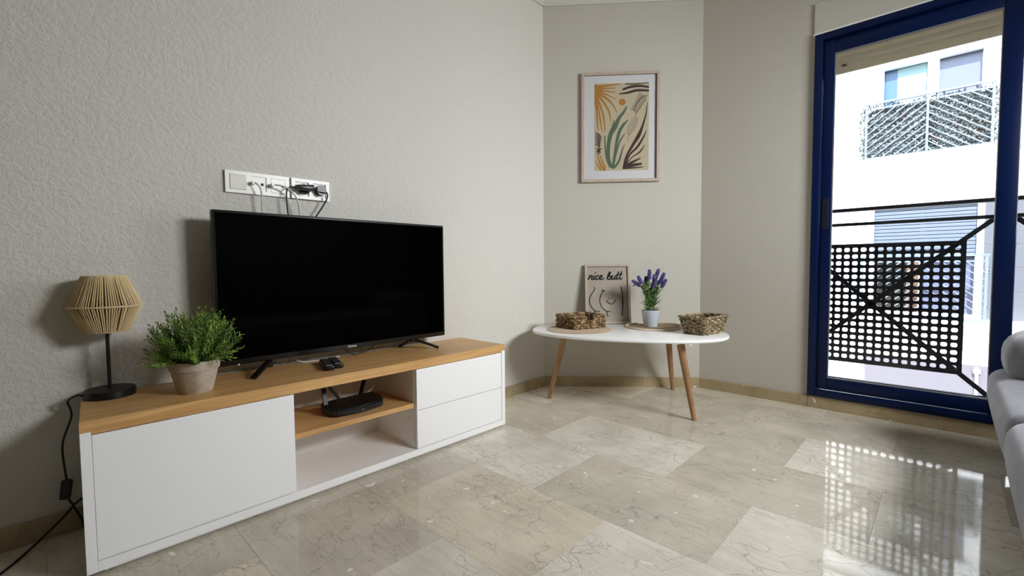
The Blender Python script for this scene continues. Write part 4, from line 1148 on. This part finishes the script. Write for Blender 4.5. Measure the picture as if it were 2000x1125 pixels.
# chevron railings
def far_railing(z0, z1, name):
    y0, y1, ym = -0.44, 1.09, 0.30; x = FX-0.36
    r = bp(name, fb(x-0.02, x+0.02, y0-0.03, y1+0.02, z1-0.035, z1), M['far_rail'])
    def rp(nm, bm): return obj(nm, bm, M['far_rail'], r)
    rp('lower_rail', fb(x-0.012, x+0.012, y0, y1, z0, z0+0.03)); zs_ = z1-0.125
    rp('upper_rail', fb(x-0.012, x+0.012, y0, y1, zs_, zs_+0.025))
    for y in (y0, ym, y1): rp('post', fb(x-0.016, x+0.016, y-0.016, y+0.016, z0, z1-0.03))
    for sgn, ye in ((1, y1), (-1, y0)):
        Lh = abs(ye-ym); sl = 0.78
        k = -6
        c0 = z0+0.03
        for k in range(-7, 7):
            zc = c0 + 0.115*k + 0.05      # height where the bar would meet the outer post
            # bar rises towards the middle post
            pts = []
            ua, ub = 0.0, Lh
            za, zb_ = zc, zc + sl*Lh
            if zb_ <= c0 or za >= zs_: continue
            if za < c0: ua = (c0-za)/sl; za = c0
            if zb_ > zs_: ub = (zs_-zc)/sl; zb_ = zs_
            if ub-ua < 0.03: continue
            A_ = (x-FX, ye-sgn*ua-0.3, za+4); B_ = (x-FX, ye-sgn*ub-0.3, zb_+4)
            rp('slanted_bar', BAR(A_, B_, 0.016, 0.022, up=(1, 0, 0)))
    return r
far_railing(2.60, 3.565, 'upper_railing')
far_railing(-0.13, 0.935, 'lower_railing')
# leafy privacy screen behind the upper railing
rr = random.Random(21)
bm = bmesh.new()
for k in range(4200):
    y = rr.uniform(-0.47, 1.12); z = rr.uniform(2.62, 3.50)
    if rr.random() < 0.10: y = rr.choice([rr.uniform(-0.56, -0.44), rr.uniform(1.08, 1.18)])
    leaf(bm, Vector((FX-0.30+rr.uniform(-0.03, 0.02)-FX, y-0.3, z+4)), Vector((rr.uniform(-0.6, 0.1), rr.uniform(-1, 1), rr.uniform(-1, 1))), Vector((-1, 0, 0.2)), rr.uniform(0.035, 0.065), 0.026)
o = bp('leaf_screen', bm, M['far_leaf']); o['kind'] = 'stuff'
obj('screen_backing', fb(FX-0.275, FX-0.27, -0.42, 1.07, 2.62, 3.44), M['far_screen'], o)
bm = bmesh.new()
for k in range(46):
    y = rr.uniform(-0.38, 0.30) if k < 34 else rr.uniform(0.5, 0.9); z = rr.uniform(2.66, 3.15) if k < 34 else rr.uniform(3.0, 3.5); a = rr.choice([0.7, -0.7])+rr.uniform(-0.2, 0.2); L = 0.12
    bar(bm, (-0.315, y-0.3-L*math.cos(a), z+4-L*math.sin(a)), (-0.315, y-0.3+L*math.cos(a), z+4+L*math.sin(a)), 0.008, 0.012)
o2 = obj('dry_twigs', bm, M['far_twig'], o); o2['kind'] = 'stuff'
# lower window: half closed shutter, dark panes, brown curtain
w2 = bp('window', (lambda b: (frame_rect(b, -0.38, 1.03, -0.12, 1.76, 0, 0.06, 0.06), [setattr(v, 'co', Vector((FX+0.14+v.co.y-FX, v.co.x-0.3, v.co.z+4))) for v in b.verts], b)[2])(bmesh.new()), M['facade_trim'])
obj('pane', fb(FX+0.17, FX+0.18, -0.32, 0.30, -0.06, 1.70), M['far_glass'], w2)
obj('pane', fb(FX+0.17, FX+0.18, 0.36, 0.97, -0.06, 1.70), M['far_dark'], w2)
obj('mullion', fb(FX+0.13, FX+0.19, 0.30, 0.36, -0.06, 1.70), M['facade_trim'], w2)
obj('curtain', fb(FX+0.12, FX+0.135, 0.36, 0.52, -0.06, 0.86), M['far_brown'], w2)
for k in range(14):
    z = 0.90+k*0.062
    obj('shutter_slat', fb(FX+0.05-0.006*(k % 2)*0, FX+0.075, -0.33, 0.98, z+0.006, z+0.060, 0.006), M['far_shutter'], w2)
obj('shutter_guide', fb(FX+0.01, FX+0.09, 0.98, 1.03, -0.12, 1.76), M['facade_trim'], w2)
obj('shutter_guide', fb(FX+0.01, FX+0.09, -0.38, -0.33, -0.12, 1.76), M['facade_trim'], w2)
# grey stone cladding right of the lower window, panel by panel
zs = [-0.12, 0.336, 0.714, 1.074, 1.44, 1.80]; ys = [-0.41, -1.02, -1.63, -2.24, -2.85]
for i in range(len(zs)-1):
    for j in range(len(ys)-1):
        bp('stone_panel', fb(FX-0.028, FX, ys[j+1]+0.004, ys[j]-0.004, zs[i]+0.004, zs[i+1]-0.004, 0.002), M['stone'])
for z in (0.656, 0.09):
    bm = TB([(FX-0.034-FX, -0.455-0.3+0.04*math.cos(2*PI*k/20), z+4+0.028*math.sin(2*PI*k/20)) for k in range(20)], 0.006, n=6, closed=True)
    bp('wall_ring', bm, M['ring'], smooth=60)
bm = TB([(-0.06, -0.39-0.3, 4-0.90), (-0.06, -0.39-0.3, 4-1.60)], 0.022, n=10); bp('downpipe', bm, M['facade_trim'], smooth=60)
bp('pipe_collar', TB([(-0.06, -0.39-0.3, 4-0.93), (-0.06, -0.39-0.3, 4-0.99)], 0.045, n=14), M['facade_trim'], smooth=40)
pv_ = struct(obj('ground', BX(3.4, 60, -60, 30, -4.1, -4.0), M['pavement']))
